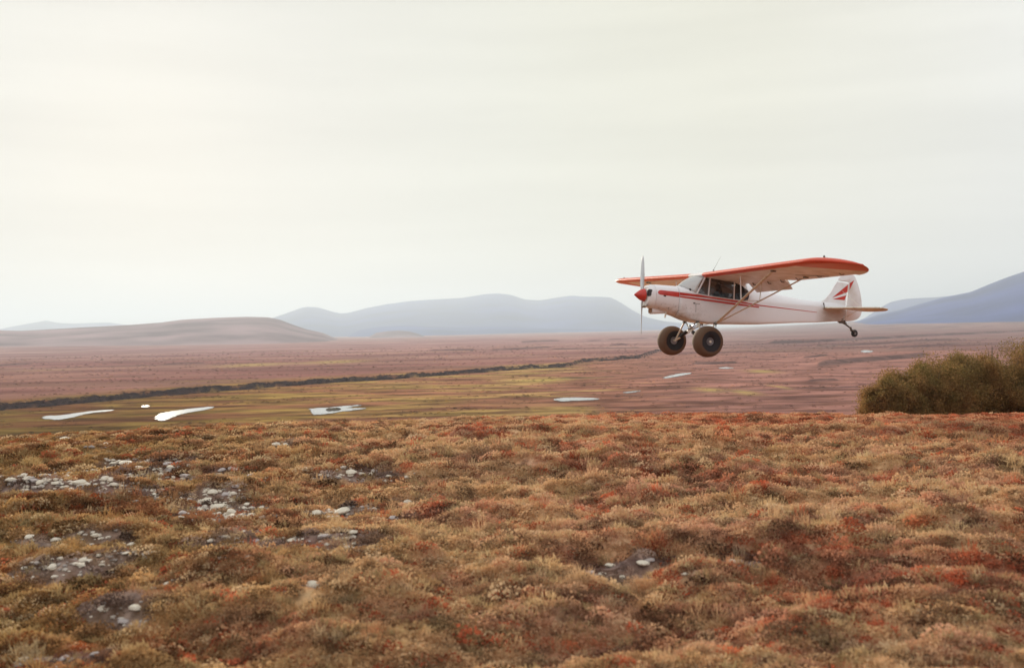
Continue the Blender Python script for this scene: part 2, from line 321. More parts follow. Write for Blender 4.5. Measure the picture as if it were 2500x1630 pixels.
# ------------------------------------------------------------------ terrain height
KN = .17
def base_h(r):
    knoll = -.002 * np.minimum(r, 300) - KN * 3 * np.logaddexp(0, (r - 24) / 3)
    k = 2.0
    return np.logaddexp(knoll / k, VALLEY / k) * k
def hummock(x, y, r):
    wx = x + .35 * pn(x * .9, y * .9, 21); wy = y + .25 * pn(x * .9, y * .9, 22)
    big = np.abs(pn(wx / 1.15, wy / .62, 1)) * .20 + np.abs(pn(wx / .5, wy / .24, 2)) * .10 + np.abs(pn(wx / 3.0, wy / 1.5, 9)) * .20
    mid = pn(x / 4.5, y / 3.0, 4) * .16
    fine = pn(x / .26, y / .16, 7) * .03 + pn(x / .11, y / .09, 8) * .009
    return (big - .06 + mid) * (1 - .45 * sst(14, 24, r)) * (1 - .6 * sst(28, 60, r)) + fine * (1 - sst(18, 34, r))
def height(x, y, detail=True):
    r = np.hypot(x, y); az = np.arctan2(x, y)
    z = base_h(r)
    near = r < 90
    if np.any(near):
        h = np.zeros_like(z); h[near] = hummock(x[near], y[near], r[near]); z = z + h * (1 - sst(60, 90, r)) 
    vf = sst(150, 260, r)
    z = z + vf * (.42 * fbm(x / 38, y / 20, 4, 31) * (1 - .3 * sst(600, 1500, r)))
    z = z + vf * 3.0 * sst(1500, 6000, r) * fbm(x / 700, y / 450, 3, 33)
    for (ba, br, rise, run, L, soft) in BANKS:
        s = (az > ba.min() - soft * 3) & (az < ba.max() + soft * 3) & (r > br.min() * .9)
        if not np.any(s): continue
        a = az[s]; o = np.argsort(ba); rs = np.interp(a, ba[o], br[o]) * (1 + .006 * pn(a * 90, a * 0 + rise * 7, 3) + .003 * pn(a * 330, a * 0 + rise, 5))
        fade = sst(ba.min() - soft, ba.min() + soft, a) * (1 - sst(ba.max() - soft, ba.max() + soft, a))
        if L > 1e8: fade = 1 - sst(ba.max() - soft * 4, ba.max(), a)
        d = r[s] - rs
        if L > 1e8: fade = fade * (1 + (-.15 + .5 * pn(a * 60, a * 0, 77) + .3 * pn(a * 230, a * 0, 78)) * np.exp(-np.clip(d, 0, None) / 12))
        z[s] += rise * sst(0, run, d) * fade * (1.0 if L > 1e8 else np.exp(-np.clip(d, 0, None) / L))
    # the foot of the mountain on the right climbs gently
    z = z + 75 * sst(2200, 8000, r) * sst(.18, .48, az) 
    z = z + 14 * sst(1400, 5000, r) * sst(-.25, -.50, az)
    return z
def h1(x, y): return float(height(np.array([float(x)]), np.array([float(y)]))[0])
def on_ground(u, v, far=60):
    d = pix_dir(u, v); ks = np.arange(2.5, far, .02); X = d.x * ks; Y = d.y * ks; Z = EYE.z + d.z * ks
    H = height(X, Y); hit = np.nonzero(Z < H)[0]
    if len(hit) == 0: return None
    k = ks[hit[0]]; return Vector((d.x * k, d.y * k, float(H[hit[0]])))

rock_pos = []
for (u, v, wd) in ROCKS:
    p = on_ground(u, v)
    if p is not None: rock_pos.append((p, wd, u, v))
_rr = random.Random(3); PEB = []
for (p, wd, u, v) in list(rock_pos)[:len(r6)]:
    for _ in range(14 if v < 1320 else 9):
        u2 = u + _rr.gauss(0, 42); v2 = v + _rr.gauss(0, 12); q = on_ground(u2, v2) if u2 > 0 else None
        if q is not None: PEB.append((q, 6 + 16 * _rr.random() ** 2))
RX = np.array([p.x for p, *_ in rock_pos]); RY = np.array([p.y for p, *_ in rock_pos])
def gravel(x, y):
    s = np.zeros_like(x)
    m = np.hypot(x, y) < 30
    if np.any(m):
        g = np.zeros(m.sum()); X = x[m]; Y = y[m]
        for a, b in zip(RX, RY):
            rr = .06 + .006 * math.hypot(a, b)
            g += np.exp(-(((X - a) / (rr * 1.9)) ** 2 + ((Y - b) / (rr * 1.2)) ** 2))
        s[m] = np.clip(g * .85 + .55 * pn(X / .3, Y / .16, 41), 0, 1.3)
    return sst(.35, .8, s)

# ------------------------------------------------------------------ ground colour (plant cover; bank shade and left vignette painted in)
C = lambda *a: np.array(a)
def lerp(a, b, t): return a + (b - a) * t[:, None]
def cover(x, y):
    r = np.hypot(x, y); az = np.arctan2(x, y)
    n1 = fbm(x / 1.3, y / .6, 4, 51); n2 = fbm(x / .38, y / .17, 4, 55); n3 = fbm(x / 3.0, y / 1.5, 4, 61); n4 = fbm(x / .40, y / .15, 4, 67); n5 = fbm(x / .16, y / .08, 2, 71)
    tan = C(.74, .50, .30); olive = C(.43, .275, .135); brown = C(.40, .19, .12); rust = C(.60, .13, .055); dark = C(.13, .075, .045); pink = C(.56, .31, .22); yellow = C(.36, .28, .08)
    c = lerp(np.tile(tan, (len(x), 1)), np.tile(olive, (len(x), 1)), sst(-.12, .3, n1) * .7)
    c = lerp(c, np.tile(brown, (len(x), 1)), sst(-.02, .3, n3 + .35 * n2))
    c = lerp(c, np.tile(pink, (len(x), 1)), sst(-.02, .3, fbm(x / .9, y / .4, 3, 81)) * .7)
    rm = sst(.18, .42, n4 + .26 * n3 + .05 * sst(.05, .35, az) + .20 * sst(12, 21, r) * sst(-.2, .15, az) - .02)
    c = lerp(c, np.tile(rust, (len(x), 1)), rm * .72)
    c = lerp(c, np.tile(dark, (len(x), 1)), sst(.08, .34, n2 - .35 * n1) * .8)
    c = lerp(c, np.tile(C(.72, .55, .36), (len(x), 1)), sst(.2, .45, n5 + .3 * n1) * .5)
    c = lerp(c, np.tile(C(.17, .075, .06), (len(x), 1)), sst(.16, .36, fbm(x / 1.1, y / .42, 3, 170) + .2 * n2) * .5)
    # greener, darker towards the left of the knoll
    c = lerp(c, c * C(.60, .56, .42), (1 - sst(-.50, .05, az)) * (r < 60))
    c = c * C(1.12, 1.08, 1.02)
    c = lerp(c, c * .35 + C(.50, .17, .085) * .65, sst(12, 20, r) * sst(-.06, .22, az) * (.35 + .5 * sst(-.3, .3, fbm(x / 1.1, y / .5, 3, 160))) * (r < 60))
    g = gravel(x, y)
    gc = lerp(np.tile(C(.12, .08, .07), (len(x), 1)), np.tile(C(.38, .29, .26), (len(x), 1)), sst(-.2, .4, n5))
    c = lerp(c, gc, g * .78)
    # valley floor
    f1 = fbm(x / 60, y / 26, 4, 91); f2 = fbm(x / 16, y / 10, 3, 95)
    near_v = lerp(np.tile(C(.29, .155, .115), (len(x), 1)), np.tile(C(.38, .29, .13), (len(x), 1)), sst(-.25, .25, f1 + .2 * f2 - .9 * sst(.02, .2, az)))
    near_v = lerp(near_v, np.tile(C(.15, .08, .07), (len(x), 1)), sst(.12, .4, f2 + .3 * f1) * .55)
    near_v = lerp(near_v, np.tile(C(.46, .36, .13), (len(x), 1)), sst(.25, .5, fbm(x / 24, y / 9, 3, 99)) * .6 * (1 - sst(.05, .2, az)))
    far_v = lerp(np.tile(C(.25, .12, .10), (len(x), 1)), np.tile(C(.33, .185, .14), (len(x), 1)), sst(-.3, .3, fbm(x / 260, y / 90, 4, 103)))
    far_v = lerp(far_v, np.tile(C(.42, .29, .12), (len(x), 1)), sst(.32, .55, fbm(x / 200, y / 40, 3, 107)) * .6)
    ba, br = BANKS[0][0], BANKS[0][1]; o = np.argsort(ba); rs = np.interp(az, ba[o], br[o]); rs = np.where(az > ba.max(), 900, rs)
    lf = (1 - .25 * (1 - sst(-.50, -.12, az)))[:, None]; near_v = near_v * C(1.0, .84, .70) * lf; near_v = lerp(near_v, near_v * C(.88, .95, 1.22), sst(0, .25, az)) * (1 - .30 * (1 - sst(-.42, -.10, az)))[:, None] * (1 + .25 * sst(.0, .3, az))[:, None]; far_v = lerp(far_v * C(1.0, .92, .92), far_v * C(1.24, 1.30, 1.48), sst(450, 1800, r)) * (.5 + .5 * lf); far_v = far_v * (1 - .30 * sst(.08, .30, az))[:, None]  # left side of the valley darkened in the colour, like a vignette
    near_v = lerp(near_v, np.tile(C(.17, .075, .045), (len(x), 1)), sst(.0, .3, fbm(x / 14, y / 9, 4, 146)) * .55 * (1 - sst(380, 700, r)))
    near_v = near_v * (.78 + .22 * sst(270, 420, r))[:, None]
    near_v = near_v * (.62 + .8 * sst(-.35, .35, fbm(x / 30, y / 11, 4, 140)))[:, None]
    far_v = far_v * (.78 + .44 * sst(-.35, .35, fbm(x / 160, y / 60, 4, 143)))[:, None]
    wl = 1 - sst(-.34, .06, az)
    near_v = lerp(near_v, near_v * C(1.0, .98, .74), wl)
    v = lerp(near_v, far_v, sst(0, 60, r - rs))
    onb = (sst(-3, 0, r - rs) * (1 - sst(2.2, 4, r - rs))) * (az < ba.max())     # willow scrub plus the shade of the bank face, painted dark
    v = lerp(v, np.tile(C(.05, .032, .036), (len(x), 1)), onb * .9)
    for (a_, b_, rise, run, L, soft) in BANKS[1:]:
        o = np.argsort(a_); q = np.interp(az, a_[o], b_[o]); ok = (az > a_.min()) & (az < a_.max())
        v = lerp(v, np.tile(C(.09, .06, .055), (len(x), 1)), ok * sst(-run * 1.5, 0, r - q) * (1 - sst(run, run * 2.2, r - q)) * .6)  # faces of the other banks darkened too, imitating their shade
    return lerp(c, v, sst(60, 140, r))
YEL = [(1460, 1032, 130, 14), (1730, 952, 60, 6), (1820, 958, 50, 7), (1900, 945, 24, 6), (1320, 928, 120, 6), (1860, 906, 60, 5), (620, 897, 140, 5), (820, 889, 140, 5)]

# ------------------------------------------------------------------ ground sheet
az_in = np.concatenate([np.linspace(R(-58), R(-40), 90)[:-1], np.linspace(R(-40), R(40), 620), np.linspace(R(40), R(58), 90)[1:]]); az_out = np.linspace(R(58), R(302), 60)[1:-1]
azs = np.concatenate([az_in, az_out]); NA = len(azs)
def seg(a, b, q):
    n = int(math.log(b / a) / q); return a * (b / a) ** (np.arange(n) / n)
rs_ = np.concatenate([seg(.4, 3.5, .06), seg(3.5, 30, .0058), seg(30, 150, .035), seg(150, 300, .0045), seg(300, 1100, .0026), seg(1100, 3000, .0045), seg(3000, 22000, .03), [22000]])
RR, AA = np.meshgrid(rs_, azs, indexing='ij')
GX = (RR * np.sin(AA)).ravel(); GY = (RR * np.cos(AA)).ravel(); GZ = height(GX, GY)
# settle yellow sedge patches and pond hollows
PONDS = [
 ('bright pond shaped like a long drop, left of the valley floor', [(101,1019),(112,1014),(150,1013),(190,1007),(225,1002),(286,999),(270,1003),(232,1006),(200,1012),(180,1018),(150,1024),(110,1023)]),
 ('dazzling sunlit pond tapering to the right, beside the drop shaped one', [(380,1021),(383,1011),(400,1006),(440,1000),(480,995),(520,991),(523,995),(500,1000),(450,1008),(425,1016),(405,1026),(382,1026)]),
 ('tiny round pond between the two long bright ponds', [(343,991),(352,988),(364,989),(366,992),(354,994),(344,993)]),
 ('pale forked pond around a dark islet in the middle of the valley', [(745,997),(800,994),(850,990),(880,987),(884,989),(850,994),(848,996),(902,995),(880,999),(840,1003),(800,1010),(765,1013),(758,1006),(762,1002)]),
 ('flat white pond like a lens, below the nose of the aeroplane', [(1348,973.5),(1385,969),(1440,970.5),(1472,973),(1450,975.5),(1410,977),(1370,979.5),(1355,977)]),
 ('slim curved pond below the near wheel', [(1613,924),(1632,917),(1660,911),(1690,909),(1688,912),(1660,917),(1635,922)]),
 ('small pond right of the slim curved one', [(1750,899),(1762,895.5),(1782,896),(1795,898),(1775,900)]),
 ('faint pond sliver far to the right near the willows', [(2098,858),(2110,854),(2132,856),(2131,859),(2115,861)]),
 ('thin pale pond sliver beside yellow sedge', [(1515,958),(1540,955),(1565,952),(1562,955),(1535,959)]),
]
pond_shapes = []
for lab, px in PONDS:
    P = [on_plane(u, v, VALLEY + .05) for u, v in px]; pond_shapes.append((lab, P, px))
def in_poly(X, Y, P):
    ins = np.zeros(len(X), bool); n = len(P)
    for i in range(n):
        a, b = P[i], P[(i + 1) % n]
        c = ((a.y > Y) != (b.y > Y)) & (X < (b.x - a.x) * (Y - a.y) / (b.y - a.y + 1e-12) + a.x); ins ^= c
    return ins
for lab, P, px in pond_shapes:
    cx_ = sum(p.x for p in P) / len(P); cy_ = sum(p.y for p in P) / len(P); rad = max(math.hypot(p.x - cx_, p.y - cy_) for p in P)
    dd = np.hypot(GX - cx_, GY - cy_); m = dd < rad * 1.6 + 12
    tz = VALLEY - .12
    k = 1 - sst(rad * 1.05, rad * 1.6 + 12, dd[m])
    GZ[m] = GZ[m] * (1 - k) + np.minimum(GZ[m], tz + .0) * k
gm = bpy.data.materials.new('tundra_ground'); gm.use_nodes = True
def ground_mat(m, bump=True):
    t = m.node_tree; L = t.links; b = t.nodes['Principled BSDF']; b.inputs['Roughness'].default_value = .95; b.inputs['Specular IOR Level'].default_value = 0.0
    at = t.nodes.new('ShaderNodeAttribute'); at.attribute_name = 'tint'
    g = t.nodes.new('ShaderNodeNewGeometry')
    n = t.nodes.new('ShaderNodeTexNoise'); n.inputs['Scale'].default_value = 14; n.inputs['Detail'].default_value = 8; n.inputs['Roughness'].default_value = .7; L.new(g.outputs['Position'], n.inputs['Vector'])
    r = t.nodes.new('ShaderNodeMapRange'); r.inputs[1].default_value = .3; r.inputs[2].default_value = .7; r.inputs[3].default_value = .55; r.inputs[4].default_value = 1.4; L.new(n.outputs['Fac'], r.inputs[0])
    v = t.nodes.new('ShaderNodeVectorMath'); v.operation = 'SCALE'; L.new(at.outputs['Color'], v.inputs[0]); L.new(r.outputs[0], v.inputs['Scale']); L.new(v.outputs[0], b.inputs['Base Color'])
    bp = t.nodes.new('ShaderNodeBump'); bp.inputs['Strength'].default_value = .8; bp.inputs['Distance'].default_value = .04; L.new(n.outputs['Fac'], bp.inputs['Height']); L.new(bp.outputs[0], b.inputs['Normal'])
ground_mat(gm)
NR = len(rs_)
ii, jj = np.meshgrid(np.arange(NR - 1), np.arange(NA), indexing='ij'); a = ii * NA + jj; b = ii * NA + (jj + 1) % NA
Q = np.stack([a, a + NA, b + NA, b], -1).reshape(-1, 4)
V = np.stack([GX, GY, GZ], 1)
gme = fast_mesh('ground', V, Q, gm)
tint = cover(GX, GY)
for (u, v, wpx, hpx) in YEL:
    p0 = on_plane(u, v, VALLEY); p1 = on_plane(u, v - hpx, VALLEY); k = (wpx / 2) / F_PX * p0.y; ky = abs(p1.y - p0.y) * .8
    m = np.exp(-(((GX - p0.x) / k) ** 2 + ((GY - p0.y - (GX - p0.x) * .1) / ky) ** 2)) * (GZ < VALLEY + 6)
    m = m * (.7 + .5 * fbm(GX / 7, GY / 5, 2, 130)); tint = lerp(tint, np.tile(C(.52, .40, .12), (len(GX), 1)), np.clip(m, 0, 1) * .8)
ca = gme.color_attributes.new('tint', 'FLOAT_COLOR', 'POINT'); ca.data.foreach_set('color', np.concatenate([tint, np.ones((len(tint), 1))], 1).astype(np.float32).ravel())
link('ground', gme, kind='structure')

# ------------------------------------------------------------------ ponds
wm = mat('pond_water', (.08, .085, .085), .09, spec=.9); wm.node_tree.nodes['Principled BSDF'].inputs['IOR'].default_value = 1.4
t = wm.node_tree; n = t.nodes.new('ShaderNodeTexNoise'); n.inputs['Scale'].default_value = .8; n.inputs['Detail'].default_value = 3
g = t.nodes.new('ShaderNodeNewGeometry'); t.links.new(g.outputs['Position'], n.inputs['Vector'])
bp = t.nodes.new('ShaderNodeBump'); bp.inputs['Strength'].default_value = .25; bp.inputs['Distance'].default_value = .03; t.links.new(n.outputs['Fac'], bp.inputs['Height']); t.links.new(bp.outputs[0], t.nodes['Principled BSDF'].inputs['Normal'])
def smooth_poly(P, it=2):
    for _ in range(it):
        q = []
        for i in range(len(P)):
            a, b = P[i], P[(i + 1) % len(P)]; q += [a * .75 + b * .25, a * .25 + b * .75]
        P = q
    return P
for lab, P, px in pond_shapes:
    P = smooth_poly(P, 3); k_ = _rr.uniform(0, 50)
    cc_ = sum(P, Vector((0, 0, 0))) / len(P); am = min(1, max((p - cc_).length for p in P) / 16) * .8; P = [p + am * Vector((pn(np.array([p.x / 2.2]), np.array([p.y / 3.1 + k_]), 5)[0] * .9, pn(np.array([p.x / 2.6 + k_]), np.array([p.y / 3.3]), 6)[0] * 2.2, 0)) for p in P]
    o = link('pond', mesh('pond', [(p.x, p.y, VALLEY + .05) for p in P], [tuple(range(len(P)))[::-1]], wm), kind='structure', label=lab)
# dark islet in the forked pond
c0 = on_plane(812, 999, VALLEY + .05); c1 = on_plane(829, 999, VALLEY + .05); rx = (c1 - c0).length; N_ = 28; V = [(c0.x, c0.y, VALLEY + .55)]; Fc = []
for k, (q, z) in enumerate(((.5, .48), (.85, .25), (1.0, -.1))):
    for j in range(N_):
        a = 2 * math.pi * j / N_; s = q * (1 + .12 * math.sin(3 * a + 1) + .07 * math.sin(7 * a)); V.append((c0.x + rx * s * math.cos(a), c0.y + rx * 1.2 * s * math.sin(a), VALLEY + .05 + z * (1 + .3 * math.sin(5 * a))))
for j in range(N_):
    Fc.append((0, 1 + j, 1 + (j + 1) % N_))
    for k in range(2): Fc.append((1 + k * N_ + j, 1 + (k + 1) * N_ + j, 1 + (k + 1) * N_ + (j + 1) % N_, 1 + k * N_ + (j + 1) % N_))
link('islet', mesh('islet', V, Fc, mat('islet_peat', (.07, .05, .035), .95, noise=(.8, (.12, .09, .05), .4, .6)), True), kind='structure', label='dark peat islet in the forked pond')

# ------------------------------------------------------------------ hills and mountains
hill_m = mat('heath_hill', (.25, .165, .165), .95, spec=0); mtn_m = mat('far_mountain', (.045, .065, .20), .95, spec=0)  # mountain blue is distance haze put into the colour
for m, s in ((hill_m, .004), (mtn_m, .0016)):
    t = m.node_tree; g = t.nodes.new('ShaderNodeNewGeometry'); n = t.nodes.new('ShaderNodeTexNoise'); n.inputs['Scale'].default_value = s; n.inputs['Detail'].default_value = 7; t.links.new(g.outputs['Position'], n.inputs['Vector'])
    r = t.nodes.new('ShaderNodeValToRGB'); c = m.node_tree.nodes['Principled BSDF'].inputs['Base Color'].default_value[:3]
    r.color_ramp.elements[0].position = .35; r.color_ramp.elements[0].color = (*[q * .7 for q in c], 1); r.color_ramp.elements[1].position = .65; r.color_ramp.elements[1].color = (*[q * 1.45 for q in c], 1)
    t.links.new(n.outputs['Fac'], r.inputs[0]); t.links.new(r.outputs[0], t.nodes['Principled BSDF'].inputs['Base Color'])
def ridge(name, px, dist, depth, m, label, front=1.0, rough=.05, seed=0, ext=()):
    """a real hill: crest heights follow the skyline, front slope falls towards the viewer, back slope away"""
    A = []; H = []
    for u, v in px:
        d = pix_dir(u, v); A.append(math.atan2(d.x, d.y)); H.append(EYE.z + dist * d.z / math.hypot(d.x, d.y))
    A = np.array(A); H = np.array(H); o = np.argsort(A); A, H = A[o], H[o]
    na = 260; az = np.linspace(A[0], A[-1], na); h = np.interp(az, A, H)
    ker = np.array([1, 3, 5, 3, 1.]); ker /= ker.sum(); h = np.convolve(np.pad(h, 2, 'edge'), ker, 'valid')
    T = np.linspace(-1, 1, 41); base = VALLEY - 12
    G_az, G_t = np.meshgrid(az, T, indexing='ij'); Hh = np.repeat(h[:, None], len(T), 1)
    prof = np.where(G_t < 0, 1 - np.abs(G_t) ** 1.35, 1 - np.abs(G_t) ** 2)
    Rr = dist + G_t * depth * np.where(G_t < 0, front, .8)
    X = Rr * np.sin(G_az); Y = Rr * np.cos(G_az)
    gul = fbm(X / (depth * .22), Y / (depth * .35), 4, seed + 200)
    Z = base + (Hh - base) * (prof - (prof * (1 - prof)) * rough * 6 * np.abs(gul))
    nV = np.stack([X, Y, Z], -1).reshape(-1, 3); nt_ = len(T)
    i, j = np.meshgrid(np.arange(na - 1), np.arange(nt_ - 1), indexing='ij'); q = i * nt_ + j
    link(name, fast_mesh(name, nV, np.stack([q, q + nt_, q + nt_ + 1, q + 1], -1).reshape(-1, 4), m), kind='structure', label=label)
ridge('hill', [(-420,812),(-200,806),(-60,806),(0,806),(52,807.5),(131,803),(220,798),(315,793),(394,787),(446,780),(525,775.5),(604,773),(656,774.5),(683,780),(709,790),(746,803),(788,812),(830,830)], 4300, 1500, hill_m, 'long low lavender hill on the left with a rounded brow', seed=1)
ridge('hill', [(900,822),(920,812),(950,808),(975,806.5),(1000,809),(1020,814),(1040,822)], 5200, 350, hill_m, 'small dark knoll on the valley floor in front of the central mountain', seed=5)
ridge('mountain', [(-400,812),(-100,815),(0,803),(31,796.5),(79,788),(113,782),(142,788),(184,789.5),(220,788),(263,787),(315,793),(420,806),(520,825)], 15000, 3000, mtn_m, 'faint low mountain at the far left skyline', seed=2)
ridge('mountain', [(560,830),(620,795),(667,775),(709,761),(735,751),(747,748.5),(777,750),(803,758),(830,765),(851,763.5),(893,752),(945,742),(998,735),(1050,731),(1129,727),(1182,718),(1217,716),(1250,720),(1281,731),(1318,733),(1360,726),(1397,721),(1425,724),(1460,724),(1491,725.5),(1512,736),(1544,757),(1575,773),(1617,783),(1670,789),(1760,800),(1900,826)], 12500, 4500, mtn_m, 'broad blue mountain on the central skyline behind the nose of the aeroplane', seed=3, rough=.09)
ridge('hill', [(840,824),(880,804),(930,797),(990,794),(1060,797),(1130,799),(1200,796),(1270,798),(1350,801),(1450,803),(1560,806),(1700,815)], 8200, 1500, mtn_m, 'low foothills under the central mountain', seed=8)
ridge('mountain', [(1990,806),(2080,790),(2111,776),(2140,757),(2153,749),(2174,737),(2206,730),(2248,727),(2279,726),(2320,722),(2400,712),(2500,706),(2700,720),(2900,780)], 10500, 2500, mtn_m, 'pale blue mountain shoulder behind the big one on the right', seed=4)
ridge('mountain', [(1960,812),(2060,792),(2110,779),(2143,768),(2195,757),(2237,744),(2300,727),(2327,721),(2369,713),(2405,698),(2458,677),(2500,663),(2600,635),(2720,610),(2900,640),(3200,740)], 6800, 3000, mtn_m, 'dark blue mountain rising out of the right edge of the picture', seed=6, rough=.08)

# ------------------------------------------------------------------ haze
hb = MB(); hb.box((-24000, -24000, VALLEY - 60), (24000, 24000, 560))
hm = bpy.data.materials.new('haze'); hm.use_nodes = True; t = hm.node_tree; t.nodes.clear()
pv = t.nodes.new('ShaderNodeVolumePrincipled'); pv.inputs['Color'].default_value = (.765, .85, .965, 1); pv.inputs['Density'].default_value = .00012; pv.inputs['Anisotropy'].default_value = .29
om = t.nodes.new('ShaderNodeOutputMaterial'); t.links.new(pv.outputs[0], om.inputs['Volume'])
link('haze', hb.mesh('haze', hm, smooth=False), kind='stuff', label='thin bluish haze over the whole valley')

# ------------------------------------------------------------------ rocks
rk_m = [mat('pale_rock', (.80, .72, .58), .85, noise=(22, (.5, .42, .33), .5, .75), bump=(18, .5, .02)), mat('grey_rock', (.55, .48, .45), .9, noise=(10, (.36, .31, .29), .45, .7), bump=(18, .5, .02))]
def rock_mesh(seed, mi):
    rg = random.Random(seed); bm = bmesh.new(); bmesh.ops.create_icosphere(bm, subdivisions=2, radius=1)
    dirs = [(Vector((rg.uniform(-1, 1), rg.uniform(-1, 1), rg.uniform(-.2, 1))).normalized(), rg.uniform(.5, .85)) for _ in range(11)]
    for v in bm.verts:
        for d, q in dirs:
            e = v.co.dot(d)
            if e > q: v.co -= d * (e - q) * .97
        v.co *= 1 + rg.uniform(-.04, .04); v.co.z *= .34
    me = bpy.data.meshes.new('rock'); bm.to_mesh(me); bm.free(); me.materials.append(rk_m[mi]); me.polygons.foreach_set('use_smooth', [True] * len(me.polygons)); me.set_sharp_from_angle(angle=R(22)); return me
rocks = [rock_mesh(100 + k, 0) for k in range(7)] + [rock_mesh(140 + k, 1) for k in range(3)]
def rock_zone(u, v):
    if v < 1130: return 'among the few stones near the crest'
    if u > 1350: return 'in the stony hollow right of centre'
    if u < 230 and v < 1200: return 'in the far left patch below the ponds'
    if u < 720 and v < 1170: return 'in the stony strip below the bright ponds'
    if 420 < u < 660 and v < 1290: return 'in the tight bright cluster left of centre'
    if u >= 660 and v < 1200: return 'in the upper scatter right of the tight cluster'
    if u >= 660 and v < 1290: return 'in the lower scatter beside the tight cluster'
    if u < 430 and v < 1290: return 'in the heath left of the tight cluster'
    if u < 420 and v < 1345: return 'in the scatter left of the gravel band'
    if u < 420 and v < 1420: return 'low in the lower left scatter'
    if v < 1420: return 'in the gravel band below the tight cluster'
    return 'near the lower left corner'
ORD = 'leftmost second third fourth fifth sixth seventh eighth ninth tenth eleventh twelfth thirteenth fourteenth fifteenth sixteenth seventeenth eighteenth nineteenth twentieth'.split()
zones = {}
for i, (p, wd, u, v) in enumerate(rock_pos): zones.setdefault(rock_zone(u, v), []).append((u, i))
rlabel = {}
for zn, L_ in zones.items():
    L_.sort(); n_ = len(L_)
    for k, (u, i) in enumerate(L_):
        wd = rock_pos[i][1]; size = 'big' if wd > 33 else ('small' if wd < 23 else 'medium')
        where = 'leftmost' if k == 0 else ('rightmost' if k == n_ - 1 else (ORD[k] + ' from the left' if k < 20 else 'one of the right ones'))
        rlabel[i] = f'{size} pale rock, {where}, {zn}'
for i, (p, wd, u, v) in enumerate(rock_pos):
    dist = math.hypot(p.x, p.y); s = wd / F_PX * dist / 2 * 1.08
    k = random.randrange(7) if random.random() < .8 else 7 + random.randrange(3)
    o = link('rock', rocks[k], label=rlabel[i], cat='rock', group='pale rocks scattered over the heath')
    o.location = (p.x, p.y, p.z + s * .26); o.scale = (s, s * random.uniform(.7, .95), s * random.uniform(.85, 1.2)); o.rotation_euler = (random.uniform(-.15, .15), random.uniform(-.15, .15), random.uniform(0, 6.28))

pv_, pf_ = [], []
def low_stone(seed):
    rg = random.Random(seed); bm = bmesh.new(); bmesh.ops.create_icosphere(bm, subdivisions=1, radius=1)
    for v in bm.verts: v.co = Vector((v.co.x * rg.uniform(.75, 1.15), v.co.y * rg.uniform(.7, 1.1), v.co.z * rg.uniform(.35, .6)))
    me = bpy.data.meshes.new('low_stone'); bm.to_mesh(me); bm.free(); return me
lows = [low_stone(k) for k in range(8)]
for p, wd in PEB:
    d0 = lows[_rr.randrange(8)]; sc0 = wd / F_PX * math.hypot(p.x, p.y) / 2; a0 = _rr.uniform(0, 6.28); b0 = len(pv_); ca_, sa_ = math.cos(a0), math.sin(a0)
    for v_ in d0.vertices:
        q = v_.co * sc0; pv_.append((p.x + q.x * ca_ - q.y * sa_, p.y + q.x * sa_ + q.y * ca_, p.z + q.z + sc0 * .1))
    for f_ in d0.polygons: pf_.append(tuple(b0 + i_ for i_ in f_.vertices))
link('pebbles', mesh('pebbles', pv_, pf_, [mat('pebble_stone', (.74, .66, .54), .9, noise=(7, (.34, .29, .26), .45, .6))]), kind='stuff', label='small loose stones strewn between the pale rocks')

# ------------------------------------------------------------------ heath plants on the knoll (instanced clumps)
def plant_mat(name, back=.35):
    m = bpy.data.materials.new(name); m.use_nodes = True; t = m.node_tree; L = t.links; t.nodes.clear()
    at = t.nodes.new('ShaderNodeAttribute'); at.attribute_type = 'INSTANCER'; at.attribute_name = 'tint'
    d = t.nodes.new('ShaderNodeBsdfDiffuse'); tr = t.nodes.new('ShaderNodeBsdfTranslucent'); L.new(at.outputs['Color'], d.inputs[0]); L.new(at.outputs['Color'], tr.inputs[0])
    x = t.nodes.new('ShaderNodeMixShader'); x.inputs[0].default_value = back; L.new(d.outputs[0], x.inputs[1]); L.new(tr.outputs[0], x.inputs[2])
    o = t.nodes.new('ShaderNodeOutputMaterial'); L.new(x.outputs[0], o.inputs[0]); return m
M_leaf = plant_mat('heath_leaf')
def clump(seed, n, rad, hgt, lw, ll, upright):
    rg = np.random.default_rng(seed); V = []; Fc = []
    for k in range(n):
        a = rg.uniform(0, 2 * np.pi); q = np.sqrt(rg.uniform()) ; px_, py_ = rad * q * np.cos(a), rad * q * np.sin(a)
        top = hgt * np.sqrt(max(0, 1 - q * q)) * rg.uniform(.55, 1.05)
        c = np.array([px_, py_, top])
        d = np.array([px_ / rad * .8, py_ / rad * .8, upright]) + rg.normal(0, .45, 3); d /= np.linalg.norm(d)
        s = np.cross(d, rg.normal(0, 1, 3)); s /= np.linalg.norm(s)
        l = ll * rg.uniform(.7, 1.3); w_ = lw * rg.uniform(.7, 1.3)
        b = len(V); V += [c - d * l * .5, c + s * w_, c + d * l * .5, c - s * w_]; Fc.append((b, b + 1, b + 2, b + 3))
    me = mesh('heath_clump', V, Fc, M_leaf); return bpy.data.objects.new('heath_clump', me)
variants = [clump(1, 90, .10, .055, .006, .020, .6), clump(2, 90, .10, .06, .008, .018, .5), clump(3, 70, .11, .045, .010, .016, .3), clump(4, 60, .08, .085, .003, .06, 1.3), clump(5, 80, .09, .075, .009, .018, .5), clump(6, 85, .085, .11, .008, .017, .9), clump(7, 46, .06, .11, .0022, .085, 1.8)]
NP = 195000
uu = RNG.random(NP); rP = 2.8 * (31 / 2.8) ** (uu ** .62); aP = RNG.uniform(R(-57), R(57), NP)
PX_, PY_ = rP * np.sin(aP), rP * np.cos(aP); gP = gravel(PX_, PY_)
keep = RNG.random(NP) > gP * .66
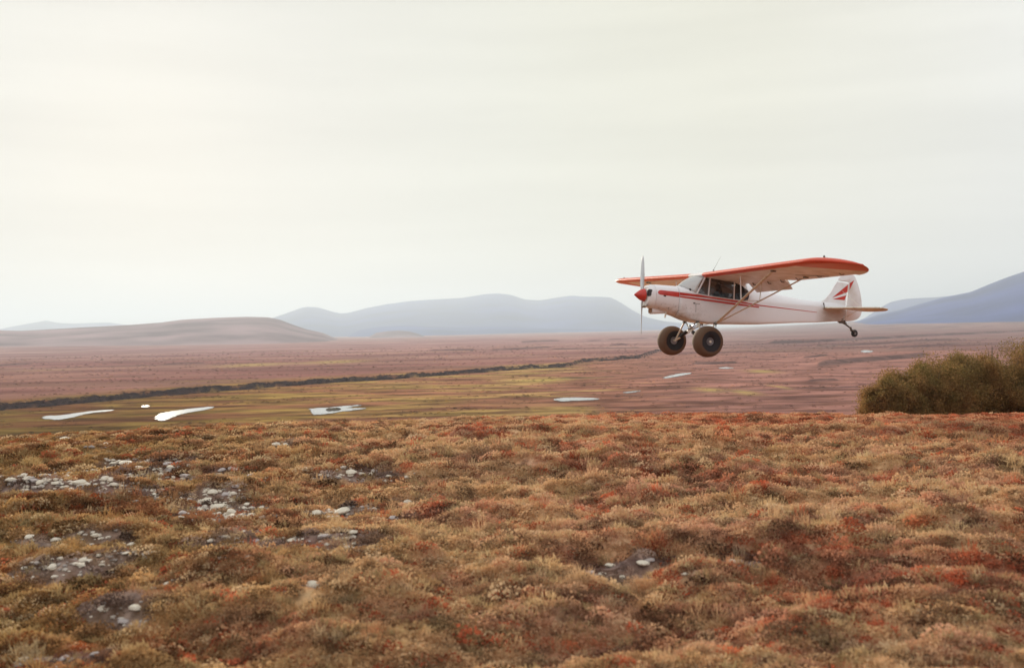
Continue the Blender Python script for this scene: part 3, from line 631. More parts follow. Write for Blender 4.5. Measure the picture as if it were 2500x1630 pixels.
for (p_, wd_, u_, v_) in rock_pos:
    rr_ = wd_ / F_PX * math.hypot(p_.x, p_.y) / 2; dx_ = PX_ - p_.x; dy_ = PY_ - p_.y
    keep &= ~((np.abs(dx_) < rr_ * 1.5) & (dy_ < rr_ * 1.2) & (dy_ > -rr_ * 5.0))
PX_, PY_, rP, gP = PX_[keep], PY_[keep], rP[keep], gP[keep]
PZ_ = height(PX_, PY_) - .008
TI = cover(PX_, PY_) * RNG.uniform(.72, 1.35, len(PX_))[:, None]
odd = RNG.random(len(PX_)); patch = fbm(PX_ / .5, PY_ / .22, 3, 311)
TI = np.where(((odd < .05 + .22 * np.clip(patch - .05, 0, 1)) & (gP < .3))[:, None], C(.46, .13, .065) * RNG.uniform(.6, 1.35, len(PX_))[:, None], TI)
TI = np.where((odd > .90)[:, None], TI * .38, TI); TI = np.where(((odd > .80) & (odd < .90))[:, None], TI * .5 + C(.44, .34, .21), TI)
kindv = RNG.random(len(PX_)); nn = pn(PX_ / .5, PY_ / .35, 300)
vi = np.select([nn > .35, nn > .05, nn > -.2], [4, 1, 0], 2); vi = np.where(kindv > .93, 3, vi); vi = np.where((kindv < .025) & (rP < 16), 5, vi); vi = np.where((kindv > .91) & (kindv < .93) & (rP < 15), 6, vi); vi = np.where((vi == 3) & (rP > 18), 1, vi)
TI = np.where((vi == 3)[:, None], TI * .5 + C(.26, .20, .10), TI)
def scatter(name, X, Y, Z, tint_, vi_, size_, label):
    pm = bpy.data.meshes.new(name); pm.vertices.add(len(X)); pm.vertices.foreach_set('co', np.stack([X, Y, Z], 1).astype(np.float32).ravel())
    def att(n, ty, arr):
        a_ = pm.attributes.new(n, ty, 'POINT'); a_.data.foreach_set('color' if ty == 'FLOAT_COLOR' else 'value', arr.astype(np.float32 if ty != 'INT' else np.int32).ravel())
    att('tint', 'FLOAT_COLOR', np.concatenate([np.clip(tint_, .01, None) * np.minimum(1, .68 / np.maximum(tint_.max(axis=1), .01))[:, None], np.ones((len(tint_), 1))], 1))
    att('vi', 'INT', vi_); att('sz', 'FLOAT', size_); att('rz', 'FLOAT', RNG.uniform(0, 6.28, len(X)))
    ho = link(name, pm, kind='stuff', label=label)
    ng = bpy.data.node_groups.new('scatter', 'GeometryNodeTree'); ng.interface.new_socket('Geometry', in_out='INPUT', socket_type='NodeSocketGeometry'); ng.interface.new_socket('Geometry', in_out='OUTPUT', socket_type='NodeSocketGeometry')
    gi = ng.nodes.new('NodeGroupInput'); go = ng.nodes.new('NodeGroupOutput'); jn = ng.nodes.new('GeometryNodeJoinGeometry')
    m2p = ng.nodes.new('GeometryNodeMeshToPoints'); ng.links.new(gi.outputs[0], m2p.inputs[0])
    def named(n, ty):
        x = ng.nodes.new('GeometryNodeInputNamedAttribute'); x.data_type = ty; x.inputs[0].default_value = n; return x.outputs[0]
    cmb = ng.nodes.new('ShaderNodeCombineXYZ'); ng.links.new(named('rz', 'FLOAT'), cmb.inputs[2])
    szn = named('sz', 'FLOAT'); vin = named('vi', 'INT')
    for k, vo in enumerate(variants):
        oi = ng.nodes.new('GeometryNodeObjectInfo'); oi.inputs[0].default_value = vo; oi.inputs['As Instance'].default_value = True
        cp = ng.nodes.new('FunctionNodeCompare'); cp.data_type = 'INT'; cp.operation = 'EQUAL'; ng.links.new(vin, cp.inputs[2]); cp.inputs[3].default_value = k
        ip = ng.nodes.new('GeometryNodeInstanceOnPoints'); ng.links.new(m2p.outputs[0], ip.inputs['Points']); ng.links.new(cp.outputs[0], ip.inputs['Selection'])
        ng.links.new(oi.outputs['Geometry'], ip.inputs['Instance']); ng.links.new(cmb.outputs[0], ip.inputs['Rotation']); ng.links.new(szn, ip.inputs['Scale'])
        ng.links.new(ip.outputs[0], jn.inputs[0])
    ng.links.new(jn.outputs[0], go.inputs[0])
    md = ho.modifiers.new('scatter', 'NODES'); md.node_group = ng
scatter('heath', PX_, PY_, PZ_, TI, vi, (.44 + .042 * rP) * np.exp(RNG.normal(0, .23, len(PX_))) * (1 - .30 * sst(15, 24, rP)), 'low autumn heath, lichen and dwarf shrubs covering the knoll')
# willow scrub and tussocks on the valley floor, thick along the river bank
n_ = 60000
r_ = 240 * (1500 / 240) ** RNG.random(n_); a_ = RNG.uniform(R(-40), R(40), n_); X_, Y_ = r_ * np.sin(a_), r_ * np.cos(a_)
ba, br = BANKS[0][0], BANKS[0][1]; o_ = np.argsort(ba); q_ = np.interp(a_, ba[o_], br[o_])
dens = sst(.10, .42, fbm(X_ / 34, Y_ / 15, 3, 401)) * .75 + .05
kp = RNG.random(n_) < dens
for lab, P, px in pond_shapes:
    cx_ = sum(p.x for p in P) / len(P); cy_ = sum(p.y for p in P) / len(P); rad = max(math.hypot(p.x - cx_, p.y - cy_) for p in P); kp &= ((X_ - cx_) / (rad * 1.1)) ** 2 + ((Y_ - cy_) / (rad * 1.1 + 4)) ** 2 > 1
X_, Y_, r_, a_ = X_[kp], Y_[kp], r_[kp], a_[kp]
nb = 5000; ab = RNG.uniform(R(-40), ba.max(), nb); rb = np.interp(ab, ba[o_], br[o_]) + RNG.normal(1.5, 1.6, nb)
X_ = np.concatenate([X_, rb * np.sin(ab)]); Y_ = np.concatenate([Y_, rb * np.cos(ab)]); onbank = np.concatenate([np.zeros(len(r_), bool), np.ones(nb, bool)]); r_ = np.hypot(X_, Y_)
tx_, ty_ = [], []
for lab, P, px in pond_shapes:
    P = smooth_poly(P)
    for i in range(len(P)):
        for _ in range(3):
            q = P[i].lerp(P[(i + 1) % len(P)], _rr.random()); tx_.append(q.x + _rr.gauss(0, .7)); ty_.append(q.y + _rr.gauss(0, 1.8))
X_ = np.concatenate([X_, tx_]); Y_ = np.concatenate([Y_, ty_]); onbank = np.concatenate([onbank, np.zeros(len(tx_), bool)]); r_ = np.hypot(X_, Y_)
sc_ = (3.0 + r_ * .0065) * RNG.uniform(.6, 1.5, len(X_)); base_c = cover(X_, Y_)
ti_ = base_c * .42 + C(.03, .018, .012); ti_ = np.where((RNG.random(len(X_)) > .72)[:, None], base_c * 1.35 + C(.09, .06, .0), ti_); ti_ = np.where(onbank[:, None], C(.065, .042, .045) * RNG.uniform(.6, 1.5, len(X_))[:, None], ti_)
sc_[-len(tx_):] *= .38
scatter('scrub', X_, Y_, np.maximum(height(X_, Y_) - .05, np.where(np.arange(len(X_)) >= len(X_) - len(tx_), VALLEY - .05, -99)), ti_, RNG.choice([0, 1, 2, 4], len(X_)), sc_, 'low willow scrub and tussocks scattered over the valley floor')

# ------------------------------------------------------------------ willow shrubs
def leafy_mat(name, c1, c2):
    m = bpy.data.materials.new(name); m.use_nodes = True; t = m.node_tree; L = t.links; t.nodes.clear()
    g = t.nodes.new('ShaderNodeNewGeometry'); n = t.nodes.new('ShaderNodeTexNoise'); n.inputs['Scale'].default_value = 1.6; n.inputs['Detail'].default_value = 5; L.new(g.outputs['Position'], n.inputs['Vector'])
    r = t.nodes.new('ShaderNodeMapRange'); r.inputs[1].default_value = .35; r.inputs[2].default_value = .65; L.new(n.outputs['Fac'], r.inputs[0])
    ri = t.nodes.new('ShaderNodeMath'); ri.operation = 'MULTIPLY_ADD'; L.new(g.outputs['Random Per Island'], ri.inputs[0]); ri.inputs[1].default_value = .7; ri.inputs[2].default_value = .65
    mxn = t.nodes.new('ShaderNodeMix'); mxn.data_type = 'RGBA'; mxn.inputs[6].default_value = (*c1, 1); mxn.inputs[7].default_value = (*c2, 1); L.new(r.outputs[0], mxn.inputs[0])
    v = t.nodes.new('ShaderNodeVectorMath'); v.operation = 'SCALE'; L.new(mxn.outputs[2], v.inputs[0]); L.new(ri.outputs[0], v.inputs['Scale'])
    d = t.nodes.new('ShaderNodeBsdfDiffuse'); tr = t.nodes.new('ShaderNodeBsdfTranslucent'); L.new(v.outputs[0], d.inputs[0]); L.new(v.outputs[0], tr.inputs[0])
    x = t.nodes.new('ShaderNodeMixShader'); x.inputs[0].default_value = .42; L.new(d.outputs[0], x.inputs[1]); L.new(tr.outputs[0], x.inputs[2])
    o = t.nodes.new('ShaderNodeOutputMaterial'); L.new(x.outputs[0], o.inputs[0]); return m
M_will = leafy_mat('willow_leaf', (.19, .145, .055), (.33, .19, .08)); M_bark = mat('willow_bark', (.09, .07, .05), .9)
def willow(label, u, vtop, vbase, wpx, dist, seed, nleaf):
    rg = np.random.default_rng(seed); d = pix_dir(u, vbase); k = dist / d.y; x0, y0 = d.x * k, d.y * k; zg = h1(x0, y0)
    dt = pix_dir(u, vtop); ztop = EYE.z + dt.z * dist / dt.y; H = ztop - zg; W = wpx / F_PX * dist / 2
    root = link('willow_shrub', None, label=label, cat='shrub', group='willow shrubs behind the crest'); root.location = (x0, y0, zg)
    st = MB(); tips = []
    for q in range(26):
        a = rg.uniform(0, 2 * np.pi); sp = rg.uniform(.1, .95); e = np.array([np.cos(a) * W * sp, np.sin(a) * W * .7 * sp, H * (1 - .45 * sp ** 2) * rg.uniform(.75, .98)])
        mid = e * np.array([.45, .45, .55]); e = e * np.array([1.03, 1.03, 1.02]); st.path([(rg.uniform(-.2, .2) * W, rg.uniform(-.2, .2) * W, -.15), tuple(mid), tuple(e)], [.035, .022, .006], n=5)
        tips.append(e); tips.append(mid + (e - mid) * .5)
    link('stems', st.mesh('stems', M_bark), root)
    nc = 150; cen = []
    for q in range(nc):
        xx = rg.uniform(-1.05, 1.05); yy = rg.uniform(-.7, .7) * math.sqrt(max(.1, 1 - .6 * xx * xx))
        topz = H * (1 - .30 * abs(xx) ** 2.2 - .12 * abs(yy)) * (.86 + .30 * pn(np.array([x0 + xx * W]) / .42, np.array([seed * 3.3 + yy]), 9)[0])
        cen.append([xx * W, yy * W, topz * (1 - rg.uniform(0, 1) ** 1.6 * .95)])
    cen = np.array(cen); ci = rg.integers(0, nc, nleaf); rad = (.11 + .13 * rg.random(nc)) * min(H, 2.5) * .55
    P = rg.normal(0, .62, (nleaf, 3))
    P = cen[ci] + P * rad[ci][:, None] * np.array([1.15, 1.1, .9]); P[:, 2] = np.abs(P[:, 2])
    D = rg.normal(0, 1, (nleaf, 3)); D[:, 2] += .7; D /= np.linalg.norm(D, axis=1)[:, None]; Sd = np.cross(D, rg.normal(0, 1, (nleaf, 3))); Sd /= np.linalg.norm(Sd, axis=1)[:, None]
    l = rg.uniform(.03, .055, nleaf)[:, None]; w_ = rg.uniform(.009, .017, nleaf)[:, None]
    V = np.stack([P - D * l, P + Sd * w_, P + D * l, P - Sd * w_], 1).reshape(-1, 3); Qd = np.arange(nleaf * 4).reshape(-1, 4)
    link('foliage', fast_mesh('foliage', V, Qd, M_will, False), root)
willow('low olive willow shrub at the left end of the thicket', 2176, 930, 1000, 130, 30, 1, 30000)
willow('second willow shrub from the left, stepping up behind the low one', 2222, 902, 1000, 190, 31, 2, 42000)
willow('third willow shrub from the left, in the middle of the thicket', 2275, 876, 1000, 220, 31.6, 3, 56000)
willow('willow shrub just left of the tallest one', 2345, 856, 1000, 230, 32.4, 6, 60000)
willow('tallest dark willow shrub, near the right edge of the picture', 2420, 836, 1000, 250, 33, 4, 70000)
willow('rightmost willow shrub, cut by the edge of the picture', 2520, 838, 1000, 280, 33.5, 5, 70000)

# ================================================================== the aeroplane
yaw, pit, rol = R(19.113), R(1.309), R(0.35)
def rotm(rol):
    c, s = math.cos(yaw), math.sin(yaw)
    Rz = Matrix(((c, -s, 0), (s, c, 0), (0, 0, 1))); Ry = Matrix(((math.cos(pit), 0, math.sin(pit)), (0, 1, 0), (-math.sin(pit), 0, math.cos(pit))))
    Rx = Matrix(((1, 0, 0), (0, math.cos(rol), -math.sin(rol)), (0, math.sin(rol), math.cos(rol))))
    return Rz @ Ry @ Rx
piv = Vector((3, 0, .7)); Rm = rotm(rol); T = Vector((3.02838702, 24.87431088, .24690822)) + rotm(R(1.21946522)) @ piv - Rm @ piv
camf = Matrix(((rt.x, fwd.x, up.x), (rt.y, fwd.y, up.y), (rt.z, fwd.z, up.z)))
Rw = camf @ Rm; Tw = EYE + camf @ T
ORG = Vector((1.58, 0, -.785))                       # under the main wheels
PM = Matrix.Translation(Tw + Rw @ ORG) @ Rw.to_4x4()
plane = link('aeroplane', None, label='white and red high-wing bush plane with fat tundra tyres flying low over the heath', cat='aeroplane')
plane.matrix_world = PM
OFF = -ORG
def part(name, mb, mats, parent=None, smooth=None, origin=None, ang=35, label=None):
    """geometry is given in aircraft axes: x aft from the spinner tip, y starboard, z up"""
    me = mb.mesh(name, mats) if isinstance(mb, MB) else mb
    o = link(name, me, parent or plane, label=label)
    if origin is not None:
        me.transform(Matrix.Translation(-Vector(origin))); o.location = Vector(origin) - (ORG if parent is None else Vector(parent['org']))
    else: o.location = -ORG if parent is None else -Vector(parent['org']) 
    o['org'] = tuple(origin) if origin is not None else (0.0, 0.0, 0.0)
    autosmooth(o, ang); return o

# ---- fuselage sections
def lut(x, pts): return float(np.interp(x, [p[0] for p in pts], [p[1] for p in pts]))
ZB = [(.30,.50),(.36,.445),(.45,.40),(.80,.33),(1.02,.25),(1.2,.205),(1.4,.148),(1.66,.09),(2.13,.052),(3.4,.077),(4.72,.157),(5.27,.178),(6.1,.235),(6.32,.245)]
ZS = [(.30,.73),(.45,.73),(1.08,.76),(1.25,.80),(1.54,.795),(1.89,.752),(2.64,.682),(3.1,.655),(3.4,.65),(4.5,.62),(5.5,.60),(6.32,.57)]
ZT = [(.30,.94),(.36,.985),(.45,1.003),(.63,1.005),(1.08,.992),(1.2,.985),(1.54,.90),(3.0,1.20),(3.25,1.14),(3.5,1.07),(3.9,.965),(4.3,.87),(4.87,.785),(5.3,.757),(5.6,.752),(6.32,.745)]
WD = [(.30,.24),(.36,.29),(.45,.325),(.63,.345),(1.08,.355),(1.3,.36),(2.9,.36),(3.4,.325),(4.5,.22),(5.5,.12),(6.1,.06),(6.32,.03)]
NL = [(.3,2.4),(.63,2.5),(1.08,3.2),(1.3,6),(1.6,14),(6.3,14)]
NU = [(.3,2.4),(.63,2.4),(1.08,2.3),(1.54,2.2),(3.0,1.7),(4,1.5),(6.3,1.3)]
def sect(x, full=True, n=14):
    zb, zs, zt, wd, nl, nu = [lut(x, t_) for t_ in (ZB, ZS, ZT, WD, NL, NU)]; P = []
    for k in range(n + 1):                               # bottom centre to side line
        t_ = math.pi / 2 * k / n; s_, c_ = math.sin(t_), math.cos(t_); P.append((wd * s_ ** (2 / nl), zs - (zs - zb) * c_ ** (2 / nl)))
    if full:
        for k in range(1, n + 1):
            t_ = math.pi / 2 * k / n; s_, c_ = math.sin(t_), math.cos(t_); P.append((wd * c_ ** (2 / nu), zs + (zt - zs) * s_ ** (2 / nu)))
    half = [(x, y, z) for y, z in P]
    other = [(x, -y, z) for y, z in P]
    return other[::-1][:-1 if True else None] + half if not full else half + other[::-1][1:-1]
def side_y(x, z):
    zb, zs, zt, wd, nl, nu = [lut(x, t_) for t_ in (ZB, ZS, ZT, WD, NL, NU)]
    if z <= zs: return wd * max(0, 1 - (max(0, (zs - z)) / (zs - zb)) ** nl) ** (1 / nl)
    return wd * max(0, 1 - min(1, (z - zs) / (zt - zs)) ** nu) ** (1 / nu)
# nose bowl
mb = MB(); mb.rings([sect(x) for x in (.30, .325, .36, .40, .45)], cap=False)
f0 = sect(.30); mb.rings([f0, [(.2995, y * .8, .73 + (z - .73) * .8) for x, y, z in f0], [(.299, y * .3, .73 + (z - .73) * .3) for x, y, z in f0]])
bowl = part('nose_bowl', mb, M_white, ang=60)
mb = MB(); mb.rings([sect(x) for x in (.456, .55, .7, .85, 1.0, 1.075)], cap=False)
r0 = sect(.456); mb.rings([r0, [(.456, y * .9, .73 + (z - .73) * .9) for x, y, z in r0]], cap=False)
part('engine_cowling', mb, M_fus, ang=60)
# fuselage: deck, lower body, turtledeck as one shell
mb = MB()
xs = [1.083, 1.2, 1.3, 1.42, 1.54]
mb.rings([sect(x) for x in xs], cap=False)
xs = [1.54, 1.75, 2.0, 2.3, 2.64, 2.85, 3.0]
mb.rings([sect(x, False) for x in xs], closed=False, cap=False)
xs = [3.0, 3.12, 3.25, 3.4, 3.6, 3.9, 4.1, 4.3, 4.6, 4.9, 5.3, 5.6, 6.0, 6.32]
mb.rings([sect(x) for x in xs], cap=False)
e = sect(6.32); mb.add(e, [tuple(range(len(e)))])
me = mb.mesh('fuselage', [M_fus, M_dark]); fus = part('fuselage', me, None, ang=40)
sd = fus.modifiers.new('skin', 'SOLIDIFY'); sd.thickness = .012; sd.offset = -1; sd.material_offset = 1; sd.material_offset_rim = 0
# make sure the outside is the outside
# cabin floor, panel, seats
mb = MB(); mb.box((1.55, -.33, .16), (3.3, .33, .18)); mb.box((1.40, -.31, .55), (1.43, .31, .93)); mb.box((3.28, -.28, .18), (3.30, .28, .80))
part('cabin_lining', mb, M_dark)
for xx, nm in ((2.12, 'seat'), (2.82, 'seat')):
    mb = MB(); mb.box((xx, -.20, .30), (xx + .42, .20, .40)); mb.box((xx + .40, -.19, .38), (xx + .47, .19, .86)); part(nm, mb, M_seat)
mb = MB(); mb.path([(1.43, 0, .75), (1.6, 0, .72)], .012); mb.path([(1.85, 0, .2), (1.80, 0, .45), (1.74, 0, .66)], .012); part('control_stick', mb, M_steel)
# window posts and sills: near and far side
def zroof(x): return 1.225 - .1 * (x - 1.75)          # wing root underside at the cabin side
for s in (-1, 1):
    y = s * .36
    def bar(a, b, wdt=.018, nm='window_post', mt=M_white):
        m_ = MB(); m_.tube((a[0], y, a[1]), (b[0], y, b[1]), wdt, n=8, flat=.7, fdir=(1, 0, 0)); part(nm, m_, mt)
    bar((1.57, .80), (1.80, 1.235), .022, 'windscreen_post'); bar((1.90, .755), (1.935, 1.21)); bar((2.64, .69), (2.645, 1.13))
    m_ = MB(); m_.path([(1.55, y, .80), (1.89, y, .757), (2.64, y, .687), (3.0, y, .665)], .014); part('window_sill', m_, M_white)
    # panes
    def pane(P, nm='side_window'):
        m_ = MB(); n_ = len(P); yo = y - s * .012; V_ = [(x_, y - s * .006, z_) for x_, z_ in P] + [(x_, yo, z_) for x_, z_ in P]
        m_.add(V_, [tuple(range(n_)), tuple(range(n_, 2 * n_))[::-1]] + [(i, (i + 1) % n_, n_ + (i + 1) % n_, n_ + i) for i in range(n_)])
        part(nm, m_, M_glass, ang=10)
    pane([(1.60, .80), (1.885, .76), (1.92, 1.205), (1.81, 1.225)]); pane([(1.915, .757), (2.625, .69), (2.63, 1.13), (1.95, 1.205)])
    arc = [(2.66, .685), (3.0, .67), (3.05, .70), (3.085, .78), (3.09, .87), (3.03, .94), (2.94, 1.0), (2.82, 1.06), (2.66, 1.125)]
    pane(arc)
    # skin behind the rear window, up to the turtledeck
    m_ = MB(); A_ = [(3.0, .66), (3.05, .69), (3.09, .78), (3.095, .875), (3.035, .95), (2.945, 1.01), (2.82, 1.07), (2.65, 1.135)]; B_ = [(3.02, .655), (3.14, .69), (3.15, .79), (3.15, .88), (3.10, 1.02), (3.00, 1.10), (2.88, 1.11), (2.66, 1.15)]
    V_ = [(x_, y, z_) for x_, z_ in A_] + [(x_, side_y(max(x_, 3.0), z_) * s if x_ > 3.0 else y * .99, z_) for x_, z_ in B_]; n_ = len(A_)
    m_.add(V_, [(i, i + 1, n_ + i + 1, n_ + i) for i in range(n_ - 1)]); part('window_surround', m_, M_white)
# windscreen
def wsb(t_): a_ = abs(t_); return Vector((1.20 + .35 * a_ ** 2.2, .355 * t_, .985 - .185 * a_ ** 2.2))
def wst(t_): a_ = abs(t_); return Vector((1.84 - .05 * a_ ** 2, .34 * t_, 1.315 - .075 * a_ ** 2))
rows = []
for i in range(9):
    f_ = i / 8; bul = .045 * math.sin(math.pi * f_)
    rows.append([tuple(wsb(t_).lerp(wst(t_), f_) + Vector((-bul * .7, t_ * bul * .5, bul))) for t_ in np.linspace(-1, 1, 21)])
mb = MB(); mb.rings(rows, closed=False, cap=False); ws = part('windscreen', mb, M_wind, ang=80)
sd = ws.modifiers.new('t', 'SOLIDIFY'); sd.thickness = .004
for nm, fn in (('windscreen_rim', wsb), ('windscreen_rim', wst)):
    mb = MB(); mb.path([tuple(fn(t_)) for t_ in np.linspace(-1, 1, 17)], .013); part(nm, mb, M_white)
mb = MB(); mb.tube(wsb(.35) + Vector((.01, 0, .01)), wst(.35) + Vector((.01, 0, -.01)), .008); mb.tube(wsb(-.35) + Vector((.01, 0, .01)), wst(-.35) + Vector((.01, 0, -.01)), .008)
part('cabin_brace', mb, M_steel)
# wing centre section (cabin roof)
def airf(t_):
    """upper, lower height relative to the leading edge, chord 1.6"""
    u_ = .215 * math.sqrt(t_) * (1 - t_) * 1.45 + .015 * math.sin(math.pi * t_) ; u_ = u_ * 1.0
    l_ = -.055 * min(1, math.sqrt(t_ / .06)) if t_ < .06 else -.055
    return u_ , l_
LEX, CH = 1.70, 1.60
def wing_pt(t_, y, surf, x0=None, ch=None, thick=1.0, dz=0):
    x0 = LEX if x0 is None else x0; ch = CH if ch is None else ch
    up_, lo_ = airf(t_); z = (up_ if surf else lo_) * thick * (ch / CH if thick == 1.0 else 1)
    if surf: z = z - .055 * t_ ** 3 * thick
    return (x0 + t_ * ch, y, 1.285 + z - .1 * (x0 + t_ * ch - LEX) + .018 * max(0, abs(y) - .36) + dz)
TS = [0, .004, .012, .03, .06, .1, .16, .24, .34, .45, .56, .68, .8]
def wsec(y, tmax=.8, **k):
    ts = [t_ for t_ in TS if t_ < tmax] + [tmax] if tmax <= .8 else TS + [.9, 1.0]
    return [wing_pt(t_, y, True, **k) for t_ in ts[::-1]] + [wing_pt(t_, y, False, **k) for t_ in ts[1:]]
mb = MB(); mb.rings([wsec(y) for y in (-.345, -.17, 0, .17, .345)]); part('cabin_roof', mb, M_white, ang=60)
def tipgeo(y):
    s_ = max(0, (y - 4.62) / (5.33 - 4.62)); le = LEX + .92 * (1 - (1 - min(1, s_) ** 2.1) ** (1 / 2.0))
    s2 = max(0, (y - 4.25) / (5.33 - 4.25)); te = 3.30 - .68 * (1 - (1 - min(1, s2) ** 1.7) ** .6)
    return le, te
for s in (-1, 1):
    mb = MB(); st = [.352, .8, 1.4, 2.0, 2.6, 3.2, 3.8, 4.3, 4.38]
    secs = []
    for y in st:
        le, te = tipgeo(y); ch = te - le; tm = (2.98 - le) / ch
        ts = np.array([TS[k] / .8 for k in range(len(TS))]) * tm
        secs.append([wing_pt(t_, y * s, True, x0=le, ch=ch) for t_ in ts[::-1]] + [wing_pt(t_, y * s, False, x0=le, ch=ch) for t_ in ts[1:]])
    mb.rings(secs)
    secs = []
    for y in (4.385, 4.5, 4.62, 4.75, 4.88, 5.0, 5.1, 5.19, 5.25, 5.29, 5.32, 5.33):
        le, te = tipgeo(y); ch = max(.04, te - le); th = max(.12, (ch / CH)); ts = [t_ / .8 for t_ in TS]
        secs.append([wing_pt(t_, y * s, True, x0=le, ch=ch, thick=th) for t_ in ts[::-1]] + [wing_pt(t_, y * s, False, x0=le, ch=ch, thick=th) for t_ in ts[1:]])
    mb.rings(secs)
    part('wing', mb, M_wing, ang=50, label='wing on the left hand of the pilot, nearest the camera' if s < 0 else 'wing on the far side of the aeroplane')
    # flap (lowered) and aileron
    def surf(y0, y1, defl, nm, mt):
        m_ = MB(); sec = []
        for y in (y0, (y0 + y1) / 2, y1):
            hz = wing_pt(.8, y, False)[2] + .02; hx = 2.99
            prof = [(-.012, .03), (.0, .055), (.10, .045), (.33, .0), (.33, -.008), (.10, -.02), (.0, -.02), (-.012, 0)]
            c_, s_ = math.cos(defl), math.sin(defl)
            sec.append([(hx + px_ * c_ + pz_ * s_, y * s, hz - px_ * s_ + pz_ * c_) for px_, pz_ in prof])
        m_.rings(sec); part(nm, m_, mt)
    surf(.50, 2.04, R(44), 'flap', M_wing); surf(2.09, 4.37, R(3), 'aileron', M_wing)
    # struts
    zb_ = lambda x, y: 1.23 - .1 * (x - LEX) + .018 * (y - .36)
    SB = (2.15, s * .36, .075); mf = (1.96, s * 3.10, zb_(1.96, 3.10)); mr_ = (2.92, s * 2.98, zb_(2.92, 2.98))
    m_ = MB(); m_.tube(SB, mf, .040, n=12, flat=.45, fdir=(1, 0, 0)); part('front_strut', m_, M_strut)
    m_ = MB(); m_.tube((2.17, s * .365, .085), mr_, .028, n=12, flat=.5, fdir=(1, 0, 0)); part('rear_strut', m_, M_strut)
    def P_(a_, b_, f_): return tuple(Vector(a_).lerp(Vector(b_), f_))
    ja = P_(SB, mf, .46); jb = P_((2.17, s * .365, .085), mr_, .50)
    m_ = MB(); m_.tube(ja, (ja[0] - .02, ja[1] - s * .02, zb_(2.1, abs(ja[1]))), .016, n=8); part('jury_strut', m_, M_white)
    m_ = MB(); m_.tube(jb, (jb[0] + .05, jb[1], zb_(2.85, abs(jb[1]))), .010, n=8); m_.tube(ja, jb, .008, n=6); part('jury_strut', m_, M_strut)
    for q in (mf, mr_):
        m_ = MB(); m_.box((q[0] - .05, q[1] - .04, q[2] - .03), (q[0] + .05, q[1] + .04, q[2] + .012)); part('strut_fitting', m_, M_steel)
    for yy in (.75, 1.4, 1.95):
        m_ = MB(); m_.path([(2.93, s * yy, zb_(2.93, yy)), (2.97, s * yy, zb_(2.97, yy) - .05), (3.05, s * yy, zb_(3.0, yy) - .05)], .012, n=6); part('flap_hinge', m_, M_steel)
    for yy in (2.6, 3.4, 4.2):
        m_ = MB(); m_.path([(2.9, s * yy, zb_(2.9, yy)), (2.97, s * yy, zb_(2.97, yy) - .03), (3.04, s * yy, zb_(3.04, yy) - .005)], .008, n=6); part('aileron_hinge', m_, M_steel)
    m_ = MB(); m_.path([(2.62, s * 3.0, zb_(2.62, 3.0)), (3.02, s * 3.7, zb_(3.02, 3.7) - .02)], .006, n=6); part('aileron_cable', m_, M_steel)
    yt = 4.85; le_, te_ = tipgeo(yt)
    m_ = MB(); m_.lathe([(0, .0), (0, .028), (.03, .026), (.05, .012), (.055, 0)], c=(le_ + .28, s * yt, wing_pt(.2, yt, True, x0=le_, ch=te_ - le_)[2] - .008), axis='z', n=12); part('position_light', m_, M_steel)
# landing light glint fitting on the leading edge
# ---- stripes: thin paint films 3 mm proud of the skin
def strip(top, bot, x0, x1, n, s, nose=None):
    V_ = []; 
    for k in range(n + 1):
        x = x0 + (x1 - x0) * k / n; a_, b_ = lut(x, top), lut(x, bot)
        for j in range(4):
            z = a_ + (b_ - a_) * j / 3; V_.append((x, s * (side_y(x, z) + .0035), z))
    Fc_ = [(k * 4 + j, k * 4 + j + 1, (k + 1) * 4 + j + 1, (k + 1) * 4 + j) for k in range(n) for j in range(3)]
    m_ = MB(); m_.add(V_, Fc_); return m_
for s in (-1, 1):
    m_ = strip([(.49, .805), (.505, .83), (.53, .85), (.58, .86), (1.08, .825)], [(.49, .79), (.505, .768), (.53, .752), (.58, .742), (1.08, .697)], .49, 1.076, 18, s)
    part('nose_stripe', m_, M_red)
    m_ = strip([(1.085, .825), (1.9, .752), (2.64, .68), (2.93, .640), (3.41, .585), (5.31, .458)], [(1.085, .748), (1.9, .708), (2.64, .630), (2.93, .604), (3.41, .556), (5.31, .446)], 1.085, 5.31, 60, s)
    part('upper_stripe', m_, M_red)
    m_ = strip([(1.085, .735), (1.9, .672), (2.64, .607), (3.41, .540)], [(1.085, .697), (1.9, .622), (2.64, .558), (3.41, .505)], 1.085, 3.41, 40, s)
    part('lower_stripe', m_, M_red)
    # small dark maker's mark below the stripes
    m_ = strip([(1.47, .575), (1.53, .573)], [(1.47, .548), (1.53, .545)], 1.47, 1.53, 3, s); part('maker_mark', m_, M_dark)
    m_ = strip([(1.545, .560), (1.66, .554)], [(1.545, .550), (1.66, .543)], 1.545, 1.66, 4, s); part('maker_mark', m_, M_steel)
    m_ = strip([(.64, .735), (.71, .728)], [(.64, .705), (.71, .698)], .64, .71, 3, s); part('cowl_latch', m_, M_dark)
# door outline and panel seams
m_ = MB(); m_.path([(1.55, -.362, .33), (1.55, -.3625, .55)], .004, n=5); part('door_seam', m_, M_steel)
